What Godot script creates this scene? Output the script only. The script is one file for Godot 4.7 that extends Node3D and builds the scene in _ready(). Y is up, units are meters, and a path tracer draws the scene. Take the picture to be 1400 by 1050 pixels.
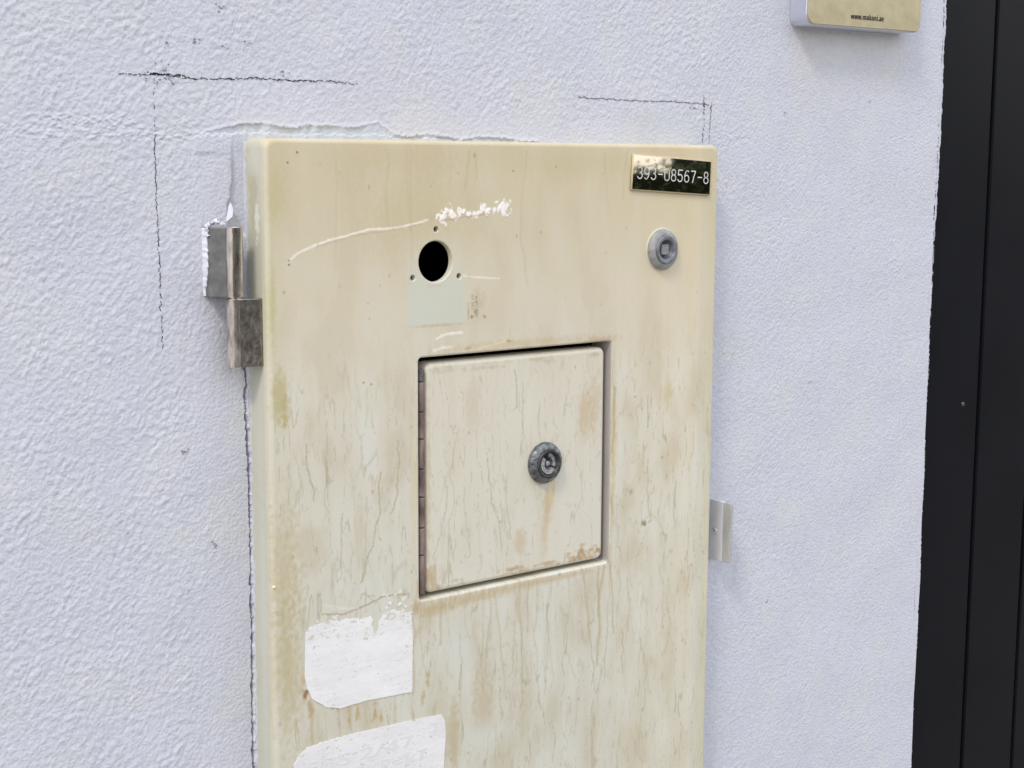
extends Node3D
# A weathered cream meter cabinet let into a rendered wall beside a black metal door.
# The cabinet's front top-left corner is x = 0, y = Y0, z = 0; the wall's face lies at z = WZ.

const Y0 := 1.5
const WZ := -0.026
const CW := 0.40          # cabinet width
const CH := 0.78          # cabinet height

var rng := RandomNumberGenerator.new()
var n_big := FastNoiseLite.new()
var n_mid := FastNoiseLite.new()
var n_fine := FastNoiseLite.new()
var n_amp := FastNoiseLite.new()
var n_edge := FastNoiseLite.new()

var m_wall: StandardMaterial3D
var m_cab: StandardMaterial3D
var m_dark: StandardMaterial3D
var m_black: StandardMaterial3D


func _ready() -> void:
	rng.seed = 71
	# ---- camera, sky, sun, exposure ----
	var cam := Camera3D.new()
	cam.name = "camera"
	cam.fov = 27.93
	cam.near = 0.02
	cam.far = 400.0
	add_child(cam)
	cam.transform = Transform3D(Basis(Vector3(0.78381293, 0.00476573, 0.62097873), Vector3(0.08349103, 0.99008291, -0.11298265), Vector3(-0.61535887, 0.14040341, 0.77564189)), Vector3(-0.478797, Y0 - 0.0158956, 0.850348))
	cam.current = true
	var sky_mat := ProceduralSkyMaterial.new()
	sky_mat.sky_top_color = Color(0.84, 0.87, 0.94)
	sky_mat.sky_horizon_color = Color(0.99, 0.97, 0.93)
	sky_mat.sky_curve = 0.18
	sky_mat.ground_bottom_color = Color(0.45, 0.43, 0.40)
	sky_mat.ground_horizon_color = Color(0.70, 0.68, 0.65)
	sky_mat.sky_energy_multiplier = 1.3
	sky_mat.ground_energy_multiplier = 0.6
	var sky := Sky.new()
	sky.sky_material = sky_mat
	var env := Environment.new()
	env.background_mode = Environment.BG_SKY
	env.sky = sky
	env.tonemap_mode = Environment.TONE_MAPPER_LINEAR
	env.tonemap_exposure = 1.11
	env.sdfgi_enabled = true
	env.ssao_enabled = true
	env.ssil_enabled = true
	var we := WorldEnvironment.new()
	we.name = "world_environment"
	we.environment = env
	add_child(we)
	var sun := DirectionalLight3D.new()
	sun.name = "sun"
	sun.light_energy = 0.5
	sun.light_angular_distance = 12.0
	sun.light_color = Color(1.0, 0.97, 0.92)
	sun.shadow_enabled = true
	sun.basis = Basis.looking_at(Vector3(0.72, -0.95, -0.42).normalized(), Vector3.UP)
	add_child(sun)

	setup_noise()
	materials()
	ground()
	hedges()
	wall()
	metal_door()
	cabinet()
	hinge()
	strike_plate()
	address_sign()
	stand_at("wall", Vector3(0, 0, WZ))
	stand_at("meter_cabinet", Vector3(CW * 0.5, Y0 - CH, 0))
	stand_at("hinge", Vector3(-0.016, Y0 - 0.1427, -0.012))
	stand_at("strike_plate", Vector3(0.427, Y0 - 0.3382, -0.02))
	stand_at("door", Vector3(1.2, 0, -0.053))


func stand_at(called: String, base: Vector3) -> void:
	# moves a thing's origin to its base and leaves its parts where they are
	var o: Node3D = get_node(called)
	for c: Node3D in o.get_children(): c.position -= base - o.position
	o.position = base


# ------------------------------------------------------------------ helpers
func tag(o: Node, label: String, category := "", group := "", kind := "") -> Node:
	if label: o.set_meta("label", label)
	if category: o.set_meta("category", category)
	if group: o.set_meta("group", group)
	if kind: o.set_meta("kind", kind)
	return o


func thing(called: String, label: String, category: String, at: Vector3) -> Node3D:
	var o := Node3D.new()
	o.name = called
	add_child(o, true)
	o.position = at
	tag(o, label, category)
	return o


func put(called: String, mesh: Mesh, mat: Material, parent: Node) -> MeshInstance3D:
	var o := MeshInstance3D.new()
	o.name = called
	o.mesh = mesh
	o.material_override = mat
	parent.add_child(o, true)
	return o


func st_new() -> SurfaceTool:
	var st := SurfaceTool.new()
	st.begin(Mesh.PRIMITIVE_TRIANGLES)
	return st


func done(st: SurfaceTool) -> ArrayMesh:
	st.generate_normals()
	return st.commit()


func cab_uv(p: Vector3) -> Vector2:
	# unfolds the cabinet's sides next to its front: one sheet from x = -40 mm to 440 mm
	var s := p.x
	var t := p.y
	if p.x < 0.004: s = p.x + minf(p.z + 0.004, 0.0)
	elif p.x > CW - 0.004: s = p.x - minf(p.z + 0.004, 0.0)
	if p.y > -0.004: t = p.y - minf(p.z + 0.004, 0.0)
	return Vector2((s + 0.04) / 0.48, (0.04 - t) / 0.84)


func vert(st: SurfaceTool, p: Vector3) -> void:
	st.set_uv(cab_uv(p))
	st.add_vertex(p)


func tri(st: SurfaceTool, a: Vector3, b: Vector3, c: Vector3) -> void:
	vert(st, a); vert(st, b); vert(st, c)


func loft(st: SurfaceTool, a: PackedVector3Array, b: PackedVector3Array, closed := true) -> void:
	# a: outer or deeper loop, b: inner or nearer loop, both anticlockwise from the front
	var n := a.size()
	for i in (n if closed else n - 1):
		var j := (i + 1) % n
		tri(st, a[i], b[i], b[j])
		tri(st, a[i], b[j], a[j])


func lofts(st: SurfaceTool, loops: Array) -> void:
	for k in loops.size() - 1:
		loft(st, loops[k], loops[k + 1])


func round_rect(x0: float, y0: float, x1: float, y1: float, r: float, z: float, n := 6) -> PackedVector3Array:
	# anticlockwise from the front; y0 below y1
	var out := PackedVector3Array()
	var cs := [[x1 - r, y1 - r, 0.0], [x0 + r, y1 - r, 90.0], [x0 + r, y0 + r, 180.0], [x1 - r, y0 + r, 270.0]]
	for c in cs:
		for i in n + 1:
			var a := deg_to_rad(c[2] + 90.0 * i / n)
			out.append(Vector3(c[0] + r * cos(a), c[1] + r * sin(a), z))
	return out


func ring(cx: float, cy: float, r: float, z: float, n := 40) -> PackedVector3Array:
	var out := PackedVector3Array()
	for i in n:
		var a := TAU * i / n
		out.append(Vector3(cx + r * cos(a), cy + r * sin(a), z))
	return out


func cap(st: SurfaceTool, loop: PackedVector3Array) -> void:
	var c := Vector3.ZERO
	for p in loop: c += p
	c /= loop.size()
	for i in loop.size():
		tri(st, loop[i], c, loop[(i + 1) % loop.size()])


func flat_poly(st: SurfaceTool, poly: PackedVector2Array, z: float) -> void:
	var idx := Geometry2D.triangulate_polygon(poly)
	for k in range(0, idx.size(), 3):
		var a := poly[idx[k]]
		var b := poly[idx[k + 1]]
		var c := poly[idx[k + 2]]
		if (b - a).cross(c - a) > 0.0:
			var s := b; b = c; c = s
		tri(st, Vector3(a.x, a.y, z) / 1000.0, Vector3(b.x, b.y, z) / 1000.0, Vector3(c.x, c.y, z) / 1000.0)


func to_mm(loop: PackedVector3Array) -> PackedVector2Array:
	var out := PackedVector2Array()
	for p in loop: out.append(Vector2(p.x, p.y) * 1000.0)
	return out


func lathe(cx: float, cy: float, profile: Array, n := 40, closed := true) -> ArrayMesh:
	# profile of [radius, z] in millimetres, from the outer foot inwards
	var st := st_new()
	st.set_smooth_group(1)
	var loops := []
	for p in profile: loops.append(ring(cx, cy, p[0] / 1000.0, p[1] / 1000.0, n))
	lofts(st, loops)
	st.set_smooth_group(2)
	if closed: cap(st, loops[loops.size() - 1])
	return done(st)


func rounded_poly(pts: Array, r: float, n := 4) -> PackedVector2Array:
	var out := PackedVector2Array()
	var c := pts.size()
	for i in c:
		var p: Vector2 = pts[i]
		var a: Vector2 = (pts[(i + c - 1) % c] - p)
		var b: Vector2 = (pts[(i + 1) % c] - p)
		var rr := minf(r, 0.45 * minf(a.length(), b.length()))
		var pa := p + a.normalized() * rr
		var pb := p + b.normalized() * rr
		for k in n + 1:
			var t := float(k) / n
			out.append(pa.lerp(p, t).lerp(p.lerp(pb, t), t))
	return out


func upright(profile: PackedVector2Array, y0: float, y1: float, bevel := 0.0004) -> ArrayMesh:
	# a prism along y whose outline in (x, z) runs anticlockwise seen from above with z towards the viewer's bottom
	var st := st_new()
	var c := Vector2.ZERO
	for p in profile: c += p
	c /= profile.size()
	var loops := []
	for k in [[1.0, y0], [0.0, y0 + bevel], [0.0, y1 - bevel], [1.0, y1]]:
		var l := PackedVector3Array()
		for p in profile:
			var q: Vector2 = p + (c - p).normalized() * (bevel * float(k[0]))
			l.append(Vector3(q.x, k[1], q.y))
		loops.append(l)
	for k in 3:
		st.set_smooth_group(1 if k == 1 else 2 + k)
		loft(st, loops[k], loops[k + 1])
	st.set_smooth_group(8)
	cap(st, loops[3])
	var low: PackedVector3Array = loops[0].duplicate()
	low.reverse()
	st.set_smooth_group(9)
	cap(st, low)
	return done(st)


func box_mesh(a: Vector3, b: Vector3, r := 0.0015) -> ArrayMesh:
	var st := st_new()
	st.set_smooth_group(1)
	lofts(st, [round_rect(a.x, a.y, b.x, b.y, r * 1.5, a.z, 3), round_rect(a.x, a.y, b.x, b.y, r * 1.5, b.z - r, 3), round_rect(a.x + r * 0.3, a.y + r * 0.3, b.x - r * 0.3, b.y - r * 0.3, r * 1.2, b.z - r * 0.3, 3), round_rect(a.x + r, a.y + r, b.x - r, b.y - r, r * 0.5, b.z, 3)])
	st.set_smooth_group(2)
	cap(st, round_rect(a.x + r, a.y + r, b.x - r, b.y - r, r * 0.5, b.z, 3))
	return done(st)


func sst(a: float, b: float, x: float) -> float:
	var t := clampf((x - a) / (b - a), 0.0, 1.0)
	return t * t * (3.0 - 2.0 * t)


func line_at(pts: Array, x: float) -> float:
	if x <= pts[0][0]: return pts[0][1]
	for i in pts.size() - 1:
		if x <= pts[i + 1][0]:
			return lerpf(pts[i][1], pts[i + 1][1], (x - pts[i][0]) / (pts[i + 1][0] - pts[i][0]))
	return pts[pts.size() - 1][1]


func noise(n: FastNoiseLite, s: int, f: float, oct := 3) -> void:
	n.noise_type = FastNoiseLite.TYPE_SIMPLEX_SMOOTH
	n.seed = s
	n.frequency = f
	n.fractal_octaves = oct


func setup_noise() -> void:
	noise(n_big, 11, 0.016, 2)
	noise(n_mid, 12, 0.185, 2)
	noise(n_fine, 13, 0.36, 2)
	noise(n_amp, 14, 0.022, 2)
	noise(n_edge, 15, 0.25, 3)


func mat(c: Color, rough: float, metal := 0.0, spec := 0.5) -> StandardMaterial3D:
	var m := StandardMaterial3D.new()
	m.albedo_color = c
	m.roughness = rough
	m.metallic = metal
	m.metallic_specular = spec
	return m


func noise_tex(s: int, f: float, size := 512, oct := 4) -> NoiseTexture2D:
	var n := FastNoiseLite.new()
	noise(n, s, f, oct)
	var t := NoiseTexture2D.new()
	t.noise = n
	t.width = size
	t.height = size
	t.seamless = true
	return t


func ramp_tex(s: int, f: float, stops: Array, size := 512, oct := 4) -> NoiseTexture2D:
	var t := noise_tex(s, f, size, oct)
	var g := Gradient.new()
	var offs := PackedFloat32Array()
	var cols := PackedColorArray()
	for k in stops:
		offs.append(k[0]); cols.append(k[1])
	g.offsets = offs
	g.colors = cols
	t.color_ramp = g
	return t


func triplanar(m: StandardMaterial3D, metres: float) -> void:
	m.uv1_triplanar = true
	m.uv1_world_triplanar = true
	m.uv1_scale = Vector3.ONE / metres


func grimy(s: int, stops: Array, f: float, metres: float, rough: float, metal: float, bump := 0.0, tall := 1.0) -> StandardMaterial3D:
	var m := mat(Color.WHITE, rough, metal)
	m.albedo_texture = ramp_tex(s, f, stops, 256)
	if bump > 0.0:
		m.heightmap_enabled = true
		m.heightmap_texture = noise_tex(s + 50, f * 1.6, 256)
		m.heightmap_scale = bump
	triplanar(m, metres)
	m.uv1_scale.y /= tall
	return m


func materials() -> void:
	m_wall = mat(Color.WHITE, 0.78, 0.0, 0.35)
	m_wall.vertex_color_use_as_albedo = true
	m_wall.albedo_texture = ramp_tex(301, 0.03, [[0.0, Color(0.955, 0.955, 0.96)], [0.5, Color(0.985, 0.985, 0.985)], [1.0, Color(1, 1, 1)]])
	m_wall.heightmap_enabled = true
	m_wall.heightmap_texture = noise_tex(302, 0.10, 512, 4)
	m_wall.heightmap_scale = 0.045
	triplanar(m_wall, 0.16)
	m_dark = mat(Color(0.10, 0.10, 0.10), 0.95, 0.0, 0.1)
	m_black = mat(Color(0.070, 0.075, 0.095), 0.40, 0.0, 0.2)
	m_black.albedo_texture = ramp_tex(307, 0.012, [[0.0, Color(0.82, 0.83, 0.86)], [0.55, Color(0.97, 0.97, 0.98)], [1.0, Color(1, 1, 1)]], 256, 6)
	m_black.roughness_texture = ramp_tex(305, 0.02, [[0.0, Color(0.8, 0.8, 0.8)], [1.0, Color(1, 1, 1)]], 256)
	triplanar(m_black, 0.5)


# ------------------------------------------------------------------ ground and the far side of the street
func ground() -> void:
	var g := PlaneMesh.new()
	g.size = Vector2(600, 600)
	var m := grimy(320, [[0.0, Color(0.50, 0.48, 0.45)], [1.0, Color(0.64, 0.62, 0.58)]], 0.03, 1.5, 0.9, 0.0, 0.2)
	tag(put("ground", g, m, self), "pale sandy paving in front of the wall", "ground", "", "structure")


func hedge(label: String, a: Vector3, b: Vector3, height: float, thick: float) -> void:
	var o := thing("hedge", label, "hedge", a)
	var along := b - a
	var side := along.cross(Vector3.UP).normalized()
	var leaf := st_new()
	for p in [[Vector3(0, 0, 0), Vector3(0.017, 0.007, 0.025), Vector3(0, 0, 0.055)], [Vector3(0, 0, 0), Vector3(0, 0, 0.055), Vector3(-0.017, 0.007, 0.025)]]:
		for v in p: leaf.add_vertex(v)
	var m_leaf := mat(Color(0.23, 0.28, 0.17), 0.6)
	m_leaf.vertex_color_use_as_albedo = false
	var mm := MultiMesh.new()
	mm.transform_format = MultiMesh.TRANSFORM_3D
	mm.mesh = done(leaf)
	var count := int(along.length() * height * 1100.0)
	mm.instance_count = count
	for i in count:
		var p := along * rng.randf() + side * (rng.randf_range(-0.5, 0.5) * thick)
		p.y = height * sqrt(rng.randf()) * (0.97 + 0.04 * sin(p.x * 3.0) + 0.03 * sin(p.x * 7.3))
		mm.set_instance_transform(i, Transform3D(Basis.from_euler(Vector3(rng.randf_range(-1.2, 1.2), rng.randf() * TAU, rng.randf_range(-1, 1))), p))
	var l := MultiMeshInstance3D.new()
	l.name = "leaves"
	l.multimesh = mm
	l.material_override = m_leaf
	o.add_child(l, true)
	l.set_meta("kind", "stuff")
	# twiggy core
	var core := BoxMesh.new()
	core.size = Vector3(along.length(), height * 0.93, thick * 0.7)
	var k := put("twigs", core, mat(Color(0.12, 0.13, 0.09), 1.0, 0.0, 0.1), o)
	k.basis = Basis(along.normalized(), Vector3.UP, along.normalized().cross(Vector3.UP))
	k.position = along * 0.5 + Vector3(0, height * 0.465, 0)


func hedges() -> void:
	hedge("clipped low stretch of green hedge across the street, between two taller ones", Vector3(9.4, 0, 12), Vector3(12.55, 0, 12), 2.03, 1.0)
	hedge("tall green hedge across the street, left of the low stretch", Vector3(-14, 0, 12.2), Vector3(9.3, 0, 12.2), 3.4, 1.4)
	hedge("tall green hedge across the street, right of the low stretch", Vector3(12.7, 0, 12.2), Vector3(26, 0, 12.2), 3.2, 1.4)


# ------------------------------------------------------------------ wall
const TORN := [[-0.030, 0.0015], [-0.0169, 0.0055], [0.0011, 0.0090], [0.0141, 0.0088], [0.0274, 0.0073], [0.0327, 0.0066], [0.0463, 0.0081], [0.0629, 0.0084], [0.0741, 0.0077], [0.0860, 0.0082], [0.0945, 0.0106], [0.1, 0.0115], [0.1087, 0.0068], [0.1146, 0.0032], [0.128, 0.0026], [0.140, 0.0042], [0.155, 0.0030], [0.172, 0.0010], [0.19, 0.0034], [0.21, 0.0024], [0.225, 0.0008], [0.5, 0.0]]
const CRACK := [[-0.80, -0.0016], [-0.4141, -0.0016], [-0.3942, -0.0017], [-0.3689, -0.0017], [-0.3389, -0.0011], [-0.3091, -0.0010], [-0.2697, -0.0009], [-0.2501, -0.0008], [-0.2306, -0.0009], [-0.2112, -0.0011], [-0.1919, -0.0017], [-0.1799, -0.0025], [-0.1632, -0.0027], [-0.1585, -0.0015], [-0.1443, -0.0017], [-0.140, -0.0017]]


func wall_edge(y: float) -> float:
	return 0.7175 + 0.012 * y + 0.0015 * n_edge.get_noise_2d(y * 420.0, 7.0) + 0.0022 * n_edge.get_noise_2d(y * 30.0, 90.0)


func wall_h(x: float, y: float, damp := 0.0) -> float:
	# height of the plaster over the wall's face, at x and y in metres (y from the cabinet's top)
	var mx := x * 1000.0
	var my := y * 1000.0
	var a := 1.0 + 0.75 * n_amp.get_noise_2d(mx, my)
	var fine := 1.0
	var coarse := 1.15 if x < 0.0 else 1.0
	if x < 0.0:
		var d := -x
		var t := sst(0.006, 0.055, Vector2(d, maxf(y, 0.0) * 2.0).length())
		a *= lerpf(0.16, 1.0, t)
	elif x < CW + 0.02:
		a *= lerpf(0.22, 0.95, sst(0.004, 0.024, y)) if y > -0.01 else 0.6
	else:
		a *= lerpf(0.72, 0.5, sst(0.42, 0.6, x))
		fine = 1.7
		coarse = 0.75
		a *= lerpf(0.25, 1.0, sst(0.004, lerpf(0.04, 0.11, sst(-0.15, -0.45, y)), 0.72 - x))
		a *= lerpf(0.5, 1.0, sst(0.0, 0.05, maxf(maxf(0.50 - x, x - 0.66), maxf(0.02 - y, y - 0.14))))
	a *= 1.0 - damp
	var v := n_mid.get_noise_2d(mx + 2.5 * n_amp.get_noise_2d(my * 3.0, mx * 3.0), my * 1.08)
	v = v + 0.35 * absf(v)
	var h := 0.00043 * a * coarse * v + 0.00023 * a * fine * n_fine.get_noise_2d(mx, my)
	h += (1.0 - 0.7 * damp) * 0.0011 * n_big.get_noise_2d(mx * 0.5, my * 0.5)
	# paint torn back along the cabinet's top
	if y < 0.02 and y > -0.01 and x > -0.035 and x < 0.24:
		var yt := line_at(TORN, x) + 0.0011 * n_edge.get_noise_2d(mx, 3.0) + 0.0007 * n_edge.get_noise_2d(mx * 4.0, 9.0)
		var under := (1.0 - sst(-0.0003, 0.0003, y - yt)) * sst(-0.45, 0.15, n_edge.get_noise_2d(mx * 0.22, 66.0) + 0.1)
		h = lerpf(h, h * 0.25 - 0.0013 * sst(-0.03, 0.012, x), under)
		var y2 := yt * 0.35 + 0.0004 + 0.0016 * n_edge.get_noise_2d(mx * 0.8, 33.0) + 0.0006 * n_edge.get_noise_2d(mx * 4.0, 39.0)
		h += 0.0007 * (1.0 - sst(-0.0003, 0.0003, y - y2))
		h += 0.0004 * exp(-pow((y - yt - 0.0009) / 0.0011, 2.0))
	# a smooth rebate beside the cabinet above the hinge, with a torn left edge
	if x < 0.004 and x > -0.03 and y < 0.006 and y > -0.06:
		var xe := -0.0085 - 0.004 * sst(-0.02, -0.05, y) + 0.0014 * n_edge.get_noise_2d(my * 0.5, 40.0)
		var in_x := sst(-0.0004, 0.0004, x - xe) * sst(0.004, -0.012, y + 0.003 * n_edge.get_noise_2d(mx, 60.0))
		h = lerpf(h, -0.0016, in_x)
	# the open joint between wall and cabinet
	if x > -0.008 and x < 0.003 and y < -0.139:
		var xc := line_at(CRACK, y) + 0.0011 * n_edge.get_noise_2d(my * 0.8, 77.0)
		var w := maxf(0.0001, 0.00062 + 0.0010 * n_edge.get_noise_2d(my * 0.3, 55.0))
		if x > xc: h = lerpf(h, 0.0016 + 0.0006 * n_edge.get_noise_2d(my, 11.0), sst(0.0, 0.0008, x - xc))
		h -= 0.006 * (1.0 - sst(w * 0.6, w * 1.3, absf(x - xc))) * sst(-0.14, -0.145, y)
	return h


func steps(marks: Array) -> PackedFloat32Array:
	# marks of [to, step]: positions from the first mark on
	var out := PackedFloat32Array([marks[0][0]])
	var p: float = marks[0][0]
	for k in range(1, marks.size()):
		var n := maxi(1, int(round((marks[k][0] - p) / marks[k][1])))
		for i in n: out.append(p + (marks[k][0] - p) * (i + 1) / n)
		p = marks[k][0]
	return out


func wall() -> void:
	var o := thing("wall", "rough white plastered wall around the cream cabinet", "wall", Vector3(0, Y0, 0))
	var xs := steps([[-6.0], [-1.5, 0.5], [-0.6, 0.06], [-0.3, 0.006], [-0.19, 0.002], [-0.0065, 0.0013], [0.0015, 0.00032], [0.235, 0.0013], [0.42, 0.0013], [0.60, 0.0014], [0.712, 0.0015]])
	var ys := steps([[-Y0], [-0.95, 0.05], [-0.68, 0.006], [-0.42, 0.0015], [-0.0025, 0.0013], [0.0135, 0.00042], [0.165, 0.0013], [0.30, 0.005], [0.6, 0.03], [1.6, 0.25]])
	# past the last column the plaster turns round its rough arris into the door's reveal
	var turn := [[0.0075, 0.0], [0.0055, 0.0001], [0.0036, 0.0004], [0.0020, 0.0011], [0.0008, 0.0022], [0.0001, 0.0040], [0.0, 0.0070], [0.0, 0.0120], [0.0, 0.0200], [0.0, 0.0300], [0.0, 0.0800], [0.0, 0.2200]]
	var nx := xs.size() + turn.size()
	var ny := ys.size()
	var v := PackedVector3Array(); v.resize(nx * ny)
	var nor := PackedVector3Array(); nor.resize(nx * ny)
	var col := PackedColorArray(); col.resize(nx * ny)
	var base := Color(0.602, 0.611, 0.664)
	var bare := Color(0.555, 0.585, 0.620)
	var cream := Color(0.61, 0.585, 0.555)
	for j in ny:
		var y := ys[j]
		var dy := maxf(sst(0.0018, 0.012, absf(y + 0.26) - 0.46), 0.0)
		var xe := wall_edge(y)
		for i in nx:
			var k := j * nx + i
			if i < xs.size():
				var x := xs[i]
				var far := clampf(sst(-0.26, -0.5, x) + (sst(0.2, 0.45, y) if y > 0.0 else sst(-0.75, -0.95, y)), 0.0, 1.0)
				v[k] = Vector3(x, y, WZ + wall_h(x, y, far))
				var c := base
				if y < 0.013 and y > -0.01 and x > -0.01 and x < 0.24 and y < line_at(TORN, x): c = base.lerp(bare, sst(-0.01, 0.02, x))
				elif x > 0.49 and x < 0.68 and y > 0.0 and y < 0.11:
					c = base.lerp(cream, 0.75 * sst(0.02, 0.09, y) * sst(0.50, 0.53, x) * sst(0.68, 0.64, x) * (0.75 + 0.5 * n_amp.get_noise_2d(x * 1500.0, y * 300.0)))
				elif x > 0.3 and x < 0.45 and y > 0.0 and y < 0.03:
					c = base.lerp(bare, 0.5 * sst(0.30, 0.34, x) * sst(0.03, 0.02, y) * sst(0.43, 0.41, x))
				c = c.lerp(Color(0.625, 0.63, 0.645), clampf(1.2 * n_big.get_noise_2d(x * 900.0, y * 900.0 + 300.0), 0.0, 0.7))
				col[k] = c
			else:
				var t: Array = turn[i - xs.size()]
				var wob := 0.0006 * n_fine.get_noise_2d(y * 900.0, t[1] * 1500.0 + 40.0) if t[1] > 0.0 else 0.0
				v[k] = Vector3(xe - t[0] + wob, y, WZ - t[1] + wall_h(0.716, y) * (1.0 if t[1] < 0.004 else 0.0))
				col[k] = base
	for j in ny:
		var j0 := maxi(j - 1, 0) * nx
		var j1 := mini(j + 1, ny - 1) * nx
		for i in nx:
			var dx := v[j * nx + mini(i + 1, nx - 1)] - v[j * nx + maxi(i - 1, 0)]
			var dyv := v[j1 + i] - v[j0 + i]
			nor[j * nx + i] = dx.cross(dyv).normalized()
	var idx := PackedInt32Array()
	idx.resize((nx - 1) * (ny - 1) * 6)
	var at := 0
	for j in ny - 1:
		var inside_y := ys[j] > -CH + 0.006 and ys[j + 1] < -0.006
		for i in nx - 1:
			if inside_y and i < xs.size() - 1 and xs[i] > 0.006 and xs[i + 1] < CW - 0.006:
				continue
			var a := j * nx + i
			idx[at] = a; idx[at + 1] = a + nx; idx[at + 2] = a + nx + 1
			idx[at + 3] = a; idx[at + 4] = a + nx + 1; idx[at + 5] = a + 1
			at += 6
	idx.resize(at)
	var arr := []
	arr.resize(Mesh.ARRAY_MAX)
	arr[Mesh.ARRAY_VERTEX] = v
	arr[Mesh.ARRAY_NORMAL] = nor
	arr[Mesh.ARRAY_COLOR] = col
	arr[Mesh.ARRAY_INDEX] = idx
	var mesh := ArrayMesh.new()
	mesh.add_surface_from_arrays(Mesh.PRIMITIVE_TRIANGLES, arr)
	put("plaster", mesh, m_wall, o)
	# the recess in the masonry behind the cabinet
	var st := st_new()
	st.set_smooth_group(-1)
	var rim := round_rect(0.003, -CH + 0.003, CW - 0.003, -0.003, 0.001, WZ - 0.004, 1)
	var back := round_rect(0.003, -CH + 0.003, CW - 0.003, -0.003, 0.001, -0.24, 1)
	loft(st, rim, back)
	cap(st, back)
	put("recess", done(st), m_dark, o)
	# wall's top and back
	var body := BoxMesh.new()
	body.size = Vector3(6.7, Y0 + 1.6, 0.05)
	put("wall_back", body, m_wall_plain(), o).position = Vector3(-2.65, (1.6 - Y0) * 0.5, -0.29)
	# pencil marks set out round the cabinet, dragged over the plaster's high spots
	var lead := mat(Color(0.15, 0.15, 0.17), 0.6, 0.0, 0.3)
	var h1 := [[-0.0826, 0.0369], [-0.0696, 0.0366], [-0.0591, 0.0374], [-0.0385, 0.0356], [-0.0161, 0.0360], [0.0095, 0.0374], [0.0359, 0.0370], [0.0633, 0.0375], [0.0858, 0.0365]]
	var v1 := [[-0.0590, 0.0440], [-0.0591, 0.0378], [-0.0609, 0.0269], [-0.0607, 0.0161], [-0.0602, 0.0030], [-0.0610, -0.0233], [-0.0603, -0.0498], [-0.0600, -0.0721], [-0.0597, -0.0945], [-0.0593, -0.1126], [-0.0592, -0.1300]]
	var h2 := [[0.2771, 0.0337], [0.3133, 0.0332], [0.3434, 0.0329], [0.3744, 0.0333], [0.4146, 0.0322]]
	var v2 := [[0.4079, 0.0393], [0.4092, 0.0223], [0.4074, 0.0010]]
	var v3 := [[0.4171, 0.0339], [0.4158, 0.0225], [0.4148, 0.0010]]
	pencil(o, [[h1, 0.0006, 0.90, 1], [h1.slice(3, 8), 0.0007, 0.66, 2], [h1.slice(4, 7), 0.0005, 0.55, 12], [[[-0.066, 0.0381], [-0.050, 0.0372], [-0.036, 0.0365]], 0.0011, 0.85, 3]], lead, "thick wavering pencil line above the cabinet's top left corner")
	pencil(o, [[v1.slice(0, 5), 0.0005, 0.70, 4], [v1.slice(4), 0.00062, 0.86, 14]], lead, "broken upright pencil line left of the cabinet")
	pencil(o, [[h2, 0.0006, 0.94, 5]], lead, "thin level pencil line above the cabinet's top right corner")
	var faint := mat(Color(0.38, 0.38, 0.42), 0.6, 0.0, 0.3)
	pencil(o, [[v2, 0.0008, 0.75, 6], [v3, 0.0006, 0.85, 7], [[[0.4085, 0.036], [0.4087, 0.026]], 0.0022, 0.6, 8], [[[0.4160, 0.034], [0.4158, 0.028]], 0.0016, 0.6, 9]], faint, "pair of faint upright pencil lines over the cabinet's top right corner")
	var dabs := st_new()
	for q in [[-0.0472, -0.1955, 9], [-0.0269, -0.2593, 8], [0.4971, -0.3874, 4], [0.5031, 0.0286, 4], [-0.051, 0.0555, 7], [-0.0305, 0.0579, 8], [-0.0141, 0.0795, 6], [-0.0525, 0.0415, 8], [-0.056, 0.034, 9], [-0.0655, 0.034, 4], [-0.050, 0.0365, 9], [-0.0478, 0.0338, 5], [0.3975, 0.029, 7], [-0.012, 0.056, 5], [0.005, 0.060, 5], [0.030, 0.042, 6], [0.612, 0.040, 3], [0.545, -0.2, 3]]:
		for i in int(q[2]):
			var c := Vector2(q[0] + rng.randfn() * 0.0017, q[1] + rng.randfn() * 0.0013)
			var r := rng.randf_range(0.0002, 0.0007)
			var turn_by := rng.randf() * TAU
			for k in 5:
				for e in [0, 2, 1]:
					var an: float = turn_by + TAU * (k + (e - 1 if e > 0 else 0)) / 5.0
					var p: Vector2 = c if e == 0 else c + Vector2(cos(an) * r * 1.6, sin(an) * r * 0.8)
					dabs.add_vertex(Vector3(p.x, p.y, WZ + wall_h(p.x, p.y) + 0.0003))
	put("pencil_smudges", done(dabs), mat(Color(0.52, 0.52, 0.56), 0.7, 0.0, 0.3), o).set_meta("kind", "stuff")


func m_wall_plain() -> StandardMaterial3D:
	return mat(Color(0.8, 0.8, 0.84), 0.9, 0.0, 0.2)


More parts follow.
